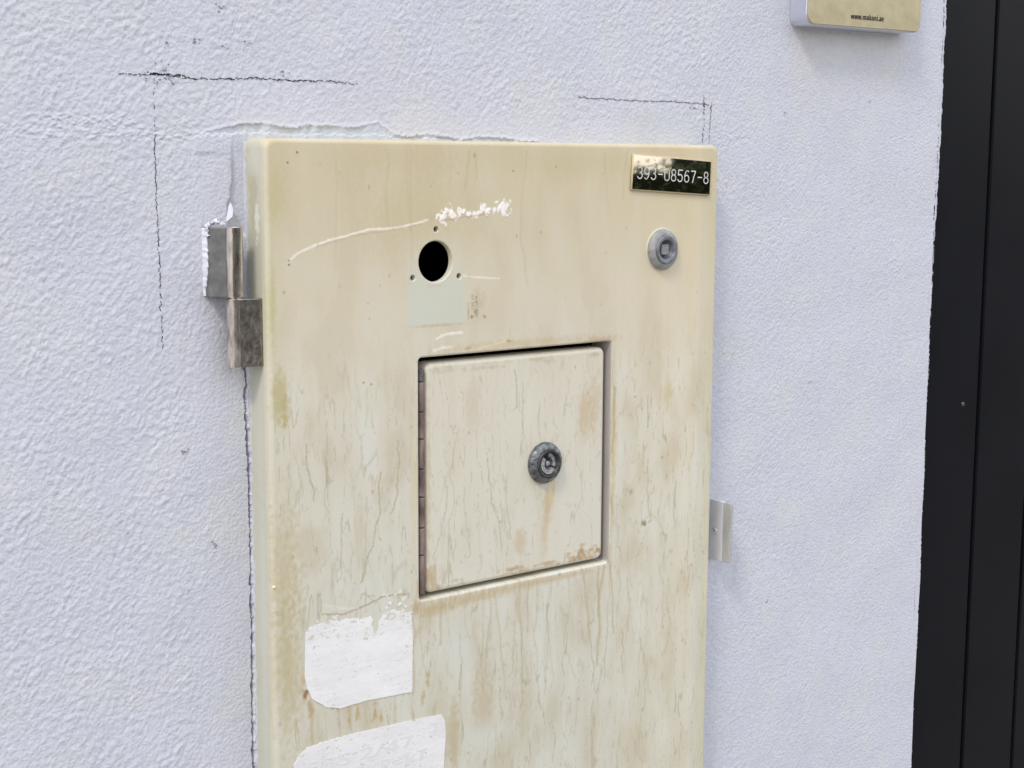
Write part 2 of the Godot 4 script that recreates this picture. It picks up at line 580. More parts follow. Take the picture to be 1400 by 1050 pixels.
func pencil(parent: Node, runs: Array, m: Material, label: String) -> void:
	var st := st_new()
	st.set_smooth_group(1)
	for r in runs:
		var pts: Array = r[0]
		var length := 0.0
		var rows := []
		var s := float(r[3]) * 37.0
		for i in pts.size() - 1:
			var a := Vector2(pts[i][0], pts[i][1])
			var b := Vector2(pts[i + 1][0], pts[i + 1][1])
			var n := maxi(1, int(a.distance_to(b) / 0.00045))
			var side := (b - a).orthogonal().normalized()
			for k in n:
				var p := a.lerp(b, float(k) / n)
				length += a.distance_to(b) / n
				var w: float = r[1] * (0.75 + 0.9 * n_edge.get_noise_2d(length * 2600.0, s))
				p += side * (0.0011 * n_edge.get_noise_2d(length * 700.0, s + 20.0) + 0.0006 * n_edge.get_noise_2d(length * 3000.0, s + 30.0))
				var keep: float = n_edge.get_noise_2d(length * 1500.0, s + 50.0) * 0.5 + 0.5
				rows.append([p, side, w if keep < r[2] - 0.16 else 0.0])
		for i in rows.size() - 1:
			if rows[i][2] < 0.00015 or rows[i + 1][2] < 0.00015: continue
			var q := []
			for e in [[i, -1.0], [i, 1.0], [i + 1, 1.0], [i + 1, -1.0]]:
				var p: Vector2 = rows[e[0]][0] + rows[e[0]][1] * rows[e[0]][2] * 0.5 * e[1]
				q.append(Vector3(p.x, p.y, WZ + wall_h(p.x, p.y) + 0.00028))
			var order := [0, 1, 2, 0, 2, 3]
			if (q[1] - q[0]).cross(q[2] - q[0]).z > 0.0: order = [0, 2, 1, 0, 3, 2]
			for e in order: st.add_vertex(q[e])
	put("pencil_line", done(st), m, parent).set_meta("label", label)


# ------------------------------------------------------------------ black door
func metal_door() -> void:
	var o := thing("door", "black metal door of upright boards at the right edge", "door", Vector3(0, 0, 0))
	var zf := -0.053
	var top := Y0 + 1.0
	put("door_frame", box_mesh(Vector3(0.66, 0.004, zf - 0.06), Vector3(0.8295, top, zf), 0.0012), m_black, o)
	var x := 0.836
	for k in 9:
		var w := 0.0855
		put("door_panel", box_mesh(Vector3(x, 0.02, zf - 0.045), Vector3(x + w, top, zf - 0.001), 0.0014), m_black, o)
		x += w + 0.0045
	var core := BoxMesh.new()
	core.size = Vector3(1.05, top - 0.01, 0.02)
	put("door_core", core, mat(Color(0.06, 0.06, 0.065), 0.8), o).position = Vector3(1.22, top * 0.5, zf - 0.056)
	put("screw", lathe(0.806, Y0 - 0.2475, [[2.4, zf * 1000.0 - 0.5], [2.2, zf * 1000.0 + 0.6], [1.2, zf * 1000.0 + 0.9], [0.3, zf * 1000.0 + 0.95]], 16), mat(Color(0.35, 0.35, 0.36), 0.4, 0.8), o)


# ------------------------------------------------------------------ cabinet
const IW := 800
const IH := 1400
const PX := 0.0006
var img: PackedByteArray
var hgt: PackedByteArray
var n_px := FastNoiseLite.new()


func field(s: int, f: float, sx: int, sy: int, oct := 3, ridged := false) -> PackedByteArray:
	var n := FastNoiseLite.new()
	noise(n, s, f, oct)
	if ridged:
		n.domain_warp_enabled = true
		n.domain_warp_amplitude = 9.0
		n.domain_warp_frequency = 0.05
	var im := n.get_image(IW / sx, IH / sy)
	im.resize(IW, IH, Image.INTERPOLATE_CUBIC)
	return im.get_data()


func dab(cx: float, cy: float, rx: float, ry: float, c: Color, alpha: float, rough := 0.5, soft := 0.5, raise := 0.0) -> void:
	# a patch with a ragged edge, in metres on the cabinet's front
	var x0 := int((cx - rx * 1.6 + 0.04) / PX)
	var x1 := int((cx + rx * 1.6 + 0.04) / PX)
	var y0 := int((0.04 - cy - ry * 1.6) / PX)
	var y1 := int((0.04 - cy + ry * 1.6) / PX)
	for py in range(maxi(y0, 0), mini(y1 + 1, IH)):
		for px in range(maxi(x0, 0), mini(x1 + 1, IW)):
			var dx := ((px + 0.5) * PX - 0.04 - cx) / rx
			var dy := (0.04 - (py + 0.5) * PX - cy) / ry
			var d := sqrt(dx * dx + dy * dy) + rough * n_px.get_noise_2d(px * 1.3, py * 0.9)
			mix_px(px, py, c, alpha * (1.0 - sst(1.0 - soft, 1.0 + soft * 0.3, d)), raise)


func mix_px(px: int, py: int, c: Color, a: float, raise := 0.0) -> void:
	if a <= 0.003: return
	var k := (py * IW + px) * 3
	img[k] = int(lerpf(img[k], c.r8, a))
	img[k + 1] = int(lerpf(img[k + 1], c.g8, a))
	img[k + 2] = int(lerpf(img[k + 2], c.b8, a))
	if raise != 0.0: hgt[py * IW + px] = clampi(hgt[py * IW + px] + int(raise * a), 0, 255)


func stroke(pts: Array, width: float, c: Color, alpha: float, seed_: float, raise := 0.0, ragged := 0.5) -> void:
	for i in pts.size() - 1:
		var a := Vector2(pts[i][0], pts[i][1])
		var b := Vector2(pts[i + 1][0], pts[i + 1][1])
		var n := maxi(1, int(a.distance_to(b) / 0.0004))
		for k in n:
			var p := a.lerp(b, float(k) / n)
			var wn := 1.0 + ragged * n_px.get_noise_2d(p.x * 6000.0 + seed_, p.y * 6000.0)
			p.y += 0.0006 * ragged * n_px.get_noise_2d(p.x * 2500.0, seed_)
			var r := maxf(0.0003, width * 0.5 * wn)
			var cxp := (p.x + 0.04) / PX
			var cyp := (0.04 - p.y) / PX
			var rp := r / PX
			for py in range(int(cyp - rp - 1.0), int(cyp + rp + 2.0)):
				for px in range(int(cxp - rp - 1.0), int(cxp + rp + 2.0)):
					if px < 0 or py < 0 or px >= IW or py >= IH: continue
					var d := Vector2(px + 0.5 - cxp, py + 0.5 - cyp).length()
					mix_px(px, py, c, alpha * clampf(rp + 0.5 - d, 0.0, 1.0) * 0.5, raise)


func paint_cabinet() -> void:
	noise(n_px, 44, 0.09, 3)
	var blotch := field(401, 0.014, 1, 2, 4)
	var streak := field(402, 0.05, 1, 10, 3)
	var craze := field(403, 0.042, 1, 7, 2, true)
	var craze2 := field(413, 0.060, 1, 5, 2, true)
	var gate := field(404, 0.02, 1, 2, 3)
	var grain := field(405, 0.35, 1, 1, 2)
	var wave := field(406, 0.006, 1, 1, 2)
	img.resize(IW * IH * 3)
	hgt.resize(IW * IH)
	var keys := [[-0.9, 199, 194, 176], [-0.45, 203, 199, 182], [-0.30, 207, 203, 187], [-0.19, 210, 204, 186], [-0.11, 210, 200, 177], [-0.06, 206, 195, 167], [0.0, 203, 190, 159], [0.05, 214, 204, 172]]
	for py in IH:
		var y := 0.04 - (py + 0.5) * PX
		var kk := 0
		while kk < keys.size() - 2 and keys[kk + 1][0] < y: kk += 1
		var t: float = clampf((y - keys[kk][0]) / (keys[kk + 1][0] - keys[kk][0]), 0.0, 1.0)
		var br: float = lerpf(keys[kk][1], keys[kk + 1][1], t)
		var bg: float = lerpf(keys[kk][2], keys[kk + 1][2], t)
		var bb: float = lerpf(keys[kk][3], keys[kk + 1][3], t)
		var low := sst(-0.10, -0.21, y)
		var slab_y := y < -0.147 and y > -0.314
		for px in IW:
			var k := py * IW + px
			var x := (px + 0.5) * PX - 0.04
			var r := br
			var g := bg
			var b := bb
			var n := (blotch[k] - 128) / 128.0 + 0.25 * (wave[k] - 128) / 128.0
			if n > 0.08:
				var a := minf((n - 0.08) * 0.75, 0.36) * (0.5 + 0.4 * low)
				r += (186.0 - r) * a; g += (172.0 - g) * a; b += (142.0 - b) * a
			elif n < -0.1:
				var a := minf((-0.1 - n) * 0.8, 0.4) * (0.35 + 0.65 * low)
				r += (214.0 - r) * a; g += (215.0 - g) * a; b += (204.0 - b) * a
			var s := (streak[k] - 128) / 128.0 * (1.0 + 2.0 * low)
			r += s; g += s * 1.05; b += s * 1.3
			if x < 0.0030 and x > -0.003:
				var a := 0.75 * sst(0.0030, 0.0008, x + 0.0008 * (grain[k] - 128) / 128.0)
				r += (202.0 - r) * a; g += (196.0 - g) * a; b += (176.0 - b) * a
			elif x < 0.014 and x > -0.002:
				var a := 0.38 * (1.0 - x / 0.014) * (1.0 if y > -0.2 else 0.6)
				r += (190.0 - r) * a; g += (182.0 - g) * a; b += (140.0 - b) * a
			elif x < -0.002:
				r += (186.0 - r) * 0.75; g += (187.0 - g) * 0.75; b += (172.0 - b) * 0.75
			elif x > 0.382:
				var a := 0.35 * clampf((x - 0.382) / 0.012, 0.0, 1.0)
				r += (198.0 - r) * a; g += (188.0 - g) * a; b += (148.0 - b) * a
			elif x > 0.27:
				var a := (x - 0.27) / 0.11
				r += 5.0 * a; g += 2.5 * a; b -= 2.0 * a
			if slab_y and x > 0.118 and x < 0.288:
				r += (215.0 - r) * 0.5; g += (209.0 - g) * 0.5; b += (191.0 - b) * 0.5
			var e := absf(craze[k] - 128.0)
			var h := 128.0 + (wave[k] - 128) * 0.12 + (grain[k] - 128) * 0.012
			if e < 6.0 and low > 0.0:
				var a := (1.0 - e / 6.0) * low * clampf((gate[k] - 100) / 60.0, 0.0, 1.0) * 0.48
				if x < 0.0: a *= 0.25
				r += (150.0 - r) * a; g += (138.0 - g) * a; b += (108.0 - b) * a
				h -= 5.0 * a
			var e2 := absf(craze2[k] - 128.0)
			if e2 < 11.0 and low > 0.0:
				var a := (1.0 - e2 / 11.0) * low * clampf((128 - gate[k]) / 50.0 + 0.4, 0.0, 1.0) * 0.30
				if x < 0.0: a *= 0.2
				r += (152.0 - r) * a; g += (142.0 - g) * a; b += (114.0 - b) * a
				h -= 4.0 * a
			if slab_y and x > 0.118 and x < 0.288:
				r += (212.0 - r) * 0.15; g += (206.0 - g) * 0.15; b += (189.0 - b) * 0.15
			var q := (grain[k] - 128) * 0.03
			if grain[k] > 250 and gate[k] > 150:
				r -= 26.0; g -= 27.0; b -= 26.0
			img[k * 3] = clampi(int(r + q), 0, 255)
			img[k * 3 + 1] = clampi(int(g + q), 0, 255)
			img[k * 3 + 2] = clampi(int(b + q), 0, 255)
			hgt[k] = clampi(int(h), 0, 255)
	var tan_ := Color8(178, 152, 108)
	var brown := Color8(150, 120, 84)
	var white := Color8(238, 230, 216)
	var pale := Color8(200, 204, 190)
	# the clean shield left by a removed lock plate
	dab(0.1297, -0.081, 0.0245, 0.0245, Color8(206, 202, 182), 0.6, 0.15, 0.2)
	for py in range(int((0.04 + 0.083) / PX), int((0.04 + 0.1245) / PX)):
		for px in range(int((0.04 + 0.1055) / PX), int((0.04 + 0.1555) / PX)):
			var x := (px + 0.5) * PX - 0.04
			var y := 0.04 - (py + 0.5) * PX
			var nn := n_px.get_noise_2d(px * 1.5, py * 1.5)
			var ed := minf(minf(x - 0.1063, 0.1545 - x), y + 0.1237) / 0.0009 + 0.8 * nn
			mix_px(px, py, pale, clampf(ed + 0.5, 0.0, 1.0) * (0.15 + 0.6 * clampf((-y - 0.084) / 0.016, 0.0, 1.0)) * (0.9 + 0.25 * n_px.get_noise_2d(px * 0.4, py * 0.3)))
	dab(0.131, -0.124, 0.026, 0.0012, Color8(186, 172, 138), 0.6, 0.5, 0.8)
	dab(0.128, -0.097, 0.011, 0.0012, Color8(203, 184, 168), 0.6, 0.5, 0.8)
	# tan bloom above and round
	dab(0.115, -0.05, 0.05, 0.03, Color8(196, 180, 142), 0.55, 0.4, 0.9)
	dab(0.10, -0.012, 0.06, 0.012, Color8(194, 177, 140), 0.4, 0.4, 0.9)
	dab(0.26, -0.014, 0.09, 0.012, Color8(196, 181, 143), 0.4, 0.4, 0.9)
	# scuffs of old filler and scratches through the gel coat
	stroke([[0.0161, -0.0765], [0.0225, -0.0721], [0.0322, -0.0683], [0.0458, -0.0644], [0.0585, -0.062], [0.068, -0.0598], [0.0765, -0.0581], [0.0908, -0.058], [0.1007, -0.0572], [0.1083, -0.0559], [0.1154, -0.0546], [0.1238, -0.0523]], 0.0016, white, 0.8, 5.0, 22.0, 0.7)
	stroke([[0.04, -0.0676], [0.065, -0.0615], [0.09, -0.0592], [0.118, -0.0552]], 0.0008, Color8(176, 158, 126), 0.4, 15.0, 0.0, 0.9)
	dab(0.128, -0.0505, 0.006, 0.003, Color8(190, 172, 148), 0.5, 0.6, 0.8)
	for q in [[0.1342, -0.0512, 0.0026, 0.0030], [0.1380, -0.0500, 0.0022, 0.0024], [0.1415, -0.0478, 0.0020, 0.0036], [0.1448, -0.0500, 0.0030, 0.0024], [0.1500, -0.0482, 0.0028, 0.0018], [0.1560, -0.0492, 0.0024, 0.0012], [0.1610, -0.0490, 0.0030, 0.0018], [0.1665, -0.0478, 0.0030, 0.0013], [0.1718, -0.0462, 0.0024, 0.0028], [0.1735, -0.0485, 0.0020, 0.0014], [0.1858, -0.0458, 0.0040, 0.0030], [0.1890, -0.0455, 0.0030, 0.0032], [0.1880, -0.0490, 0.0022, 0.0024]]:
		dab(q[0], q[1], q[2] * 1.5, q[3] * 1.3, Color8(244, 238, 230), 0.95, 1.5, 0.25, 60.0)
	stroke([[0.134, -0.0535], [0.15, -0.0515], [0.174, -0.0495]], 0.0009, Color8(190, 150, 122), 0.6, 25.0, -4.0, 1.0)
	stroke([[0.1525, -0.0912], [0.1632, -0.0927], [0.1727, -0.0936], [0.183, -0.0945], [0.1845, -0.0938]], 0.0013, Color8(236, 228, 210), 0.75, 35.0, 18.0, 0.6)
	stroke([[0.1302, -0.1331], [0.1382, -0.1308], [0.1519, -0.1303]], 0.0018, white, 0.75, 45.0, 16.0, 0.9)
	stroke([[0.1271, -0.1412], [0.136, -0.1398], [0.1444, -0.1396]], 0.0018, white, 0.55, 55.0, 12.0, 0.9)
	stroke([[0.1644, -0.1428], [0.178, -0.1408], [0.1904, -0.1390]], 0.0014, Color8(238, 228, 190), 0.6, 65.0, 12.0, 0.9)
	dab(0.1936, -0.139, 0.0022, 0.0016, brown, 0.6, 0.8, 0.6)
	stroke([[0.1936, -0.1306], [0.1937, -0.1383]], 0.0006, Color8(160, 142, 110), 0.45, 66.0)
	dab(0.158, -0.1415, 0.004, 0.001, brown, 0.4, 0.8, 0.6)
	dab(0.20, -0.141, 0.075, 0.004, Color8(190, 164, 120), 0.35, 0.6, 0.9)
	dab(0.28, -0.1435, 0.02, 0.003, Color8(176, 150, 108), 0.4, 0.6, 0.9)
	# scribbled dirt right of the shield
	for i in 34:
		dab(0.160 + 0.005 * rng.randf(), -0.1045 - 0.016 * rng.randf(), rng.randf_range(0.0006, 0.0013), rng.randf_range(0.0006, 0.0014), Color8(128, 112, 84), 0.45, 0.8, 0.7)
	stroke([[0.1570, -0.110], [0.1573, -0.1215]], 0.0008, Color8(136, 118, 90), 0.5, 71.0, 0.0, 0.9)
	dab(0.166, -0.110, 0.007, 0.010, Color8(188, 174, 146), 0.5, 0.6, 0.8)
	dab(0.171, -0.1205, 0.0016, 0.0012, brown, 0.5, 0.6, 0.7)
	# specks
	for q in [[0.023, -0.0086, 1.0], [0.0161, -0.015, 1.2], [0.0749, -0.1063, 0.6], [0.0759, -0.1165, 0.6], [0.0161, -0.0761, 0.9], [0.016, -0.0788, 0.9], [0.0709, -0.1583, 0.8], [0.121, -0.075, 1.0], [0.196, -0.02, 0.9], [0.235, -0.017, 0.7], [0.077, -0.16, 0.9]]:
		dab(q[0], q[1], q[2] * 0.0009, q[2] * 0.0008, Color8(112, 96, 66), 0.8, 0.3, 0.6)
	dab(0.3263, -0.2898, 0.0030, 0.0026, Color8(132, 112, 72), 0.75, 0.8, 0.7)
	dab(0.3127, -0.2633, 0.0018, 0.0026, Color8(168, 148, 112), 0.7, 0.6, 0.8)
	for i in 90:
		dab(rng.randf_range(0.004, 0.39), rng.randf_range(-0.50, -0.008), rng.randf_range(0.0006, 0.0014), rng.randf_range(0.0008, 0.002), Color8(160, 146, 112), rng.randf_range(0.25, 0.6), 0.7, 0.8)
	# olive run below the hinge and along the left edge
	dab(0.008, -0.163, 0.007, 0.020, Color8(184, 172, 126), 0.75, 0.5, 0.6)
	dab(0.012, -0.172, 0.004, 0.012, Color8(176, 160, 112), 0.45, 0.7, 0.8)
	dab(0.003, -0.105, 0.0035, 0.03, Color8(184, 180, 130), 0.6, 0.5, 0.8)
	dab(0.008, -0.035, 0.009, 0.02, Color8(186, 176, 128), 0.4, 0.6, 0.9)
	dab(0.010, -0.275, 0.014, 0.05, Color8(186, 170, 130), 0.5, 0.6, 0.9)
	dab(0.012, -0.34, 0.012, 0.06, Color8(180, 166, 122), 0.5, 0.7, 0.9)
	dab(0.35, -0.19, 0.006, 0.014, Color8(196, 182, 136), 0.6, 0.5, 0.9)
	stroke([[0.3285, -0.19], [0.329, -0.215]], 0.0009, Color8(152, 138, 106), 0.5, 81.0)
	stroke([[0.318, -0.205], [0.3175, -0.222]], 0.0006, Color8(152, 138, 106), 0.4, 82.0)
	# stains around the inspection door
	dab(0.16, -0.3200, 0.05, 0.0050, Color8(188, 166, 124), 0.6, 0.45, 0.9)
	dab(0.128, -0.3235, 0.018, 0.005, Color8(188, 164, 122), 0.55, 0.3, 0.8)
	dab(0.23, -0.3185, 0.06, 0.0030, Color8(186, 162, 120), 0.5, 0.25, 0.9)
	dab(0.292, -0.3165, 0.007, 0.004, Color8(206, 198, 182), 0.6, 0.6, 0.7)
	dab(0.1125, -0.318, 0.0035, 0.005, Color8(176, 150, 118), 0.7, 0.6, 0.7)
	dab(0.1115, -0.24, 0.003, 0.09, Color8(214, 202, 162), 0.5, 0.5, 0.9)
	dab(0.2935, -0.23, 0.0028, 0.10, Color8(196, 170, 122), 0.4, 0.6, 0.9)
	dab(0.2945, -0.22, 0.0035, 0.035, Color8(204, 182, 136), 0.28, 0.6, 0.9)
	# rust and dirt on the inspection door
	dab(0.232, -0.262, 0.0048, 0.016, Color8(192, 166, 126), 0.6, 0.5, 0.85)
	dab(0.229, -0.285, 0.0040, 0.022, Color8(200, 178, 142), 0.5, 0.5, 0.9)
	dab(0.2365, -0.252, 0.0028, 0.010, Color8(206, 186, 120), 0.55, 0.5, 0.8)
	dab(0.206, -0.286, 0.007, 0.011, Color8(196, 176, 144), 0.6, 0.4, 0.7)
	dab(0.268, -0.197, 0.009, 0.022, Color8(192, 168, 132), 0.55, 0.5, 0.8)
	dab(0.278, -0.19, 0.006, 0.03, Color8(194, 168, 130), 0.4, 0.6, 0.9)
	dab(0.163, -0.182, 0.009, 0.022, Color8(200, 182, 156), 0.5, 0.5, 0.9)
	dab(0.1275, -0.301, 0.006, 0.010, Color8(186, 158, 120), 0.6, 0.6, 0.7)
	dab(0.1247, -0.23, 0.002, 0.08, Color8(184, 162, 124), 0.35, 0.7, 0.9)
	for i in 26:
		var fx := rng.randf()
		dab(0.126 + 0.155 * fx, -0.3085 + 0.005 * rng.randf() * rng.randf(), rng.randf_range(0.002, 0.008), rng.randf_range(0.0008, 0.002), Color8(182, 154, 116), rng.randf_range(0.3, 0.6), 0.9, 0.7)
	for i in 16:
		dab(0.250 + 0.033 * rng.randf(), -0.307 + 0.010 * rng.randf() * rng.randf(), rng.randf_range(0.0012, 0.004), rng.randf_range(0.001, 0.0024), Color8(172, 142, 104), 0.45, 0.9, 0.6)
	for i in 22:
		dab(0.126 + 0.155 * rng.randf(), -0.1535 - 0.004 * rng.randf(), rng.randf_range(0.003, 0.010), rng.randf_range(0.0008, 0.0022), Color8(190, 176, 148), rng.randf_range(0.25, 0.5), 0.9, 0.8)
	# long wandering cracks in the coat
	var fans := [[0.148, -0.205, 0.09], [0.156, -0.24, 0.05], [0.176, -0.222, 0.07], [0.168, -0.262, 0.035], [0.208, -0.17, 0.055], [0.139, -0.23, 0.07], [0.19, -0.235, 0.05], [0.2, -0.16, 0.03], [0.265, -0.24, 0.04], [0.25, -0.17, 0.03], [0.072, -0.235, 0.055], [0.06, -0.215, 0.07], [0.084, -0.22, 0.075], [0.04, -0.20, 0.045], [0.027, -0.195, 0.04], [0.052, -0.25, 0.04], [0.098, -0.20, 0.05], [0.33, -0.24, 0.05], [0.342, -0.28, 0.035], [0.36, -0.26, 0.04], [0.375, -0.30, 0.05], [0.31, -0.33, 0.04], [0.23, -0.35, 0.05], [0.25, -0.34, 0.06], [0.27, -0.36, 0.05], [0.2, -0.345, 0.04], [0.17, -0.34, 0.05], [0.29, -0.345, 0.07], [0.215, -0.37, 0.04], [0.15, -0.345, 0.04], [0.185, -0.39, 0.03], [0.305, -0.37, 0.04], [0.325, -0.38, 0.04], [0.353, -0.35, 0.05]]
	for f in fans:
		var pts := []
		var x: float = f[0]
		var y: float = f[1]
		var lean := rng.randf_range(-0.12, 0.12)
		while y > f[1] - f[2]:
			pts.append([x, y])
			x += lean * 0.003 + rng.randfn() * 0.00055
			y -= rng.randf_range(0.0018, 0.004)
			if rng.randf() < 0.12: lean = rng.randf_range(-0.35, 0.35)
		if rng.randf() < 0.4: pts.append([x - 0.003, y + 0.0006])
		stroke(pts, rng.randf_range(0.0006, 0.0012), Color8(164, 152, 122), rng.randf_range(0.2, 0.5), f[0] * 900.0, -3.0, 0.8)
	# runs of dirty water from the top, the opening's sill, the hole and the labels
	for i in 46:
		var src := i % 5
		var x := rng.randf_range(0.02, 0.38)
		var y := -0.006
		if src == 1 or src == 2: x = rng.randf_range(0.118, 0.288); y = -0.3165
		elif src == 3: x = rng.randf_range(0.028, 0.107); y = -0.378
		elif src == 4: x = [0.2925, 0.2905, 0.114, 0.2915][i / 5 % 4] + rng.randf_range(-0.001, 0.002); y = [-0.18, -0.16, -0.30, -0.30][i / 5 % 4]
		var pts := []
		var stop := y - rng.randf_range(0.02, 0.10)
		var drift := 0.0
		while y > stop:
			pts.append([x, y])
			drift = drift * 0.7 + rng.randfn() * 0.00035
			x += drift
			y -= 0.003
		stroke(pts, rng.randf_range(0.0008, 0.0026), Color8(184, 166, 128), rng.randf_range(0.08, 0.26) * (0.4 if src == 0 else 1.0), i * 13.0, 0.0, 0.7)
	# where labels were scraped, and the stains that ran from them
	stroke([[0.0368, -0.3098], [0.0537, -0.3128], [0.0711, -0.3099], [0.0859, -0.3059], [0.1069, -0.308]], 0.0011, Color8(152, 140, 112), 0.5, 91.0, 0.0, 0.9)
	stroke([[0.040, -0.3045], [0.056, -0.309]], 0.0013, Color8(228, 226, 214), 0.5, 92.0, 8.0, 0.9)
	stroke([[0.043, -0.3075], [0.066, -0.3105]], 0.0010, Color8(228, 226, 214), 0.5, 93.0, 8.0, 0.9)
	for i in 10: dab(0.083 + 0.02 * rng.randf(), -0.304 - 0.008 * rng.randf(), 0.0012, 0.001, Color8(236, 232, 222), 0.6, 1.0, 0.6, 20.0)
	dab(0.0236, -0.361, 0.0026, 0.0040, Color8(140, 96, 56), 0.8, 0.7, 0.7)
	dab(0.0225, -0.352, 0.0018, 0.004, Color8(210, 160, 124), 0.7, 0.6, 0.7)
	dab(0.027, -0.372, 0.0030, 0.008, Color8(172, 142, 96), 0.6, 0.7, 0.8)
	for q in [[0.064, -0.385, 0.006], [0.078, -0.386, 0.007], [0.083, -0.3915, 0.005], [0.057, -0.386, 0.008], [0.122, -0.372, 0.006], [0.118, -0.384, 0.006]]:
		dab(q[0], q[1], 0.0018, q[2], Color8(176, 150, 100), 0.6, 0.9, 0.7)
	dab(0.17, -0.40, 0.012, 0.03, Color8(184, 168, 136), 0.55, 0.5, 0.8)
	dab(0.145, -0.42, 0.006, 0.03, Color8(182, 164, 126), 0.6, 0.5, 0.8)
	dab(0.146, -0.355, 0.014, 0.016, Color8(206, 208, 198), 0.5, 0.6, 0.9)
	dab(0.17, -0.425, 0.02, 0.012, Color8(212, 214, 206), 0.5, 0.7, 0.9)
	# bare moulding inside the opening
	for py in range(int((0.04 + 0.1452) / PX), int((0.04 + 0.3146) / PX) + 1):
		for px in range(int((0.04 + 0.2893) / PX), int((0.04 + 0.2900) / PX) + 1): mix_px(px, py, Color8(158, 151, 148), 0.9)
	# overpainted left side
	dab(-0.012, -0.035, 0.006, 0.022, Color8(176, 172, 146), 0.75, 0.7, 0.35)
	dab(-0.010, -0.012, 0.010, 0.014, Color8(206, 204, 194), 0.6, 0.5, 0.6)
	dab(-0.008, -0.052, 0.003, 0.012, Color8(222, 222, 216), 0.7, 0.9, 0.4)
	dab(-0.0225, -0.30, 0.0035, 0.40, Color8(206, 207, 222), 0.9, 0.7, 0.3)
	dab(-0.008, -0.30, 0.006, 0.12, Color8(200, 202, 196), 0.5, 0.6, 0.9)


func cab_material() -> void:
	paint_cabinet()
	m_cab = mat(Color.WHITE, 0.42, 0.0, 0.4)
	m_cab.albedo_texture = ImageTexture.create_from_image(Image.create_from_data(IW, IH, false, Image.FORMAT_RGB8, img))
	m_cab.heightmap_enabled = true
	m_cab.heightmap_texture = ImageTexture.create_from_image(Image.create_from_data(IW, IH, false, Image.FORMAT_L8, hgt))
	m_cab.heightmap_scale = 0.1


const LOCK_A := Vector2(0.3405, -0.0788)
const LOCK_B := Vector2(0.2280, -0.2307)


func cabinet() -> void:
	cab_material()
	var o := thing("meter_cabinet", "weathered cream meter cabinet set into the white plastered wall", "cabinet", Vector3(0, Y0, 0))
	# shell: sides, rounded arris, pierced front
	var st := st_new()
	st.set_smooth_group(1)
	var r := 0.0029
	var loops := [round_rect(0.0012, -CH, CW - 0.0012, -0.0006, 0.005, -0.06), round_rect(0, -CH, CW, 0, 0.006, -0.030), round_rect(0, -CH, CW, 0, 0.006, -r)]
	for k in range(1, 8):
		var a := PI / 2.0 * k / 7.0
		var ins := r * (1.0 - cos(a))
		loops.append(round_rect(ins, -CH + ins, CW - ins, -ins, 0.007 - ins * 0.6, -r + r * sin(a)))
	lofts(st, loops)
	var face := to_mm(loops[loops.size() - 1])
	var holes := []
	var big := [0.1296, -0.0807, 0.0139]
	for h in [[0.1300, -0.0590, 0.0019], big, [0.1108, -0.0910, 0.0019], [0.1492, -0.0913, 0.0019]]:
		var rim := 0.0005 if h[2] < 0.01 else 0.0008
		holes.append(to_mm(ring(h[0], h[1], h[2] + rim, 0.0)))
		lofts(st, [ring(h[0], h[1], h[2] + rim, 0.0), ring(h[0], h[1], h[2] + rim * 0.3, -rim * 0.3), ring(h[0], h[1], h[2], -rim), ring(h[0], h[1], h[2], -0.0045)])
	var ox := [0.1153, -0.3143, 0.2898, -0.1454]
	var lip := []
	for k in 5:
		var a := PI / 2.0 * k / 4.0
		var d := 0.0016 * (1.0 - sin(a))
		lip.append(round_rect(ox[0] - d, ox[1] - d, ox[2] + d, ox[3] + d, 0.0028 + d, -0.0016 * (1.0 - cos(a))))
	lip.append(round_rect(ox[0], ox[1], ox[2], ox[3], 0.0028, -0.022))
	holes.append(to_mm(lip[0]))
	lofts(st, lip)
	var cuts := [-1.0, 110.8, 129.6, 149.2, 205.0, 401.0]
	st.set_smooth_group(2)
	for k in cuts.size() - 1:
		var strip := PackedVector2Array([Vector2(cuts[k], 1), Vector2(cuts[k + 1], 1), Vector2(cuts[k + 1], -CH * 1000 - 1), Vector2(cuts[k], -CH * 1000 - 1)])
		var pieces: Array = Geometry2D.intersect_polygons(face, strip)
		for h in holes:
			var next := []
			for p in pieces: next.append_array(Geometry2D.clip_polygons(p, h))
			pieces = next
		for p in pieces: flat_poly(st, p, 0.0)
	var shell := put("cabinet_shell", done(st), m_cab, o)
	# the pocket behind the inspection door
	var sb := st_new()
	sb.set_smooth_group(-1)
	cap(sb, round_rect(ox[0] - 0.001, ox[1] - 0.001, ox[2] + 0.001, ox[3] + 0.001, 0.003, -0.0215))
	put("opening_back", done(sb), m_dark, shell)
	inspection_door(o)
	locks(o)
	number_plate(o)
	labels(o)
	# a blob of paint on the arris
	var blob := lathe(0.0016, -0.2855, [[1.3, -2.2], [1.2, -0.6], [0.8, 0.3], [0.3, 0.6]], 10)
	put("paint_drip", blob, mat(Color(0.93, 0.88, 0.74), 0.3), o)


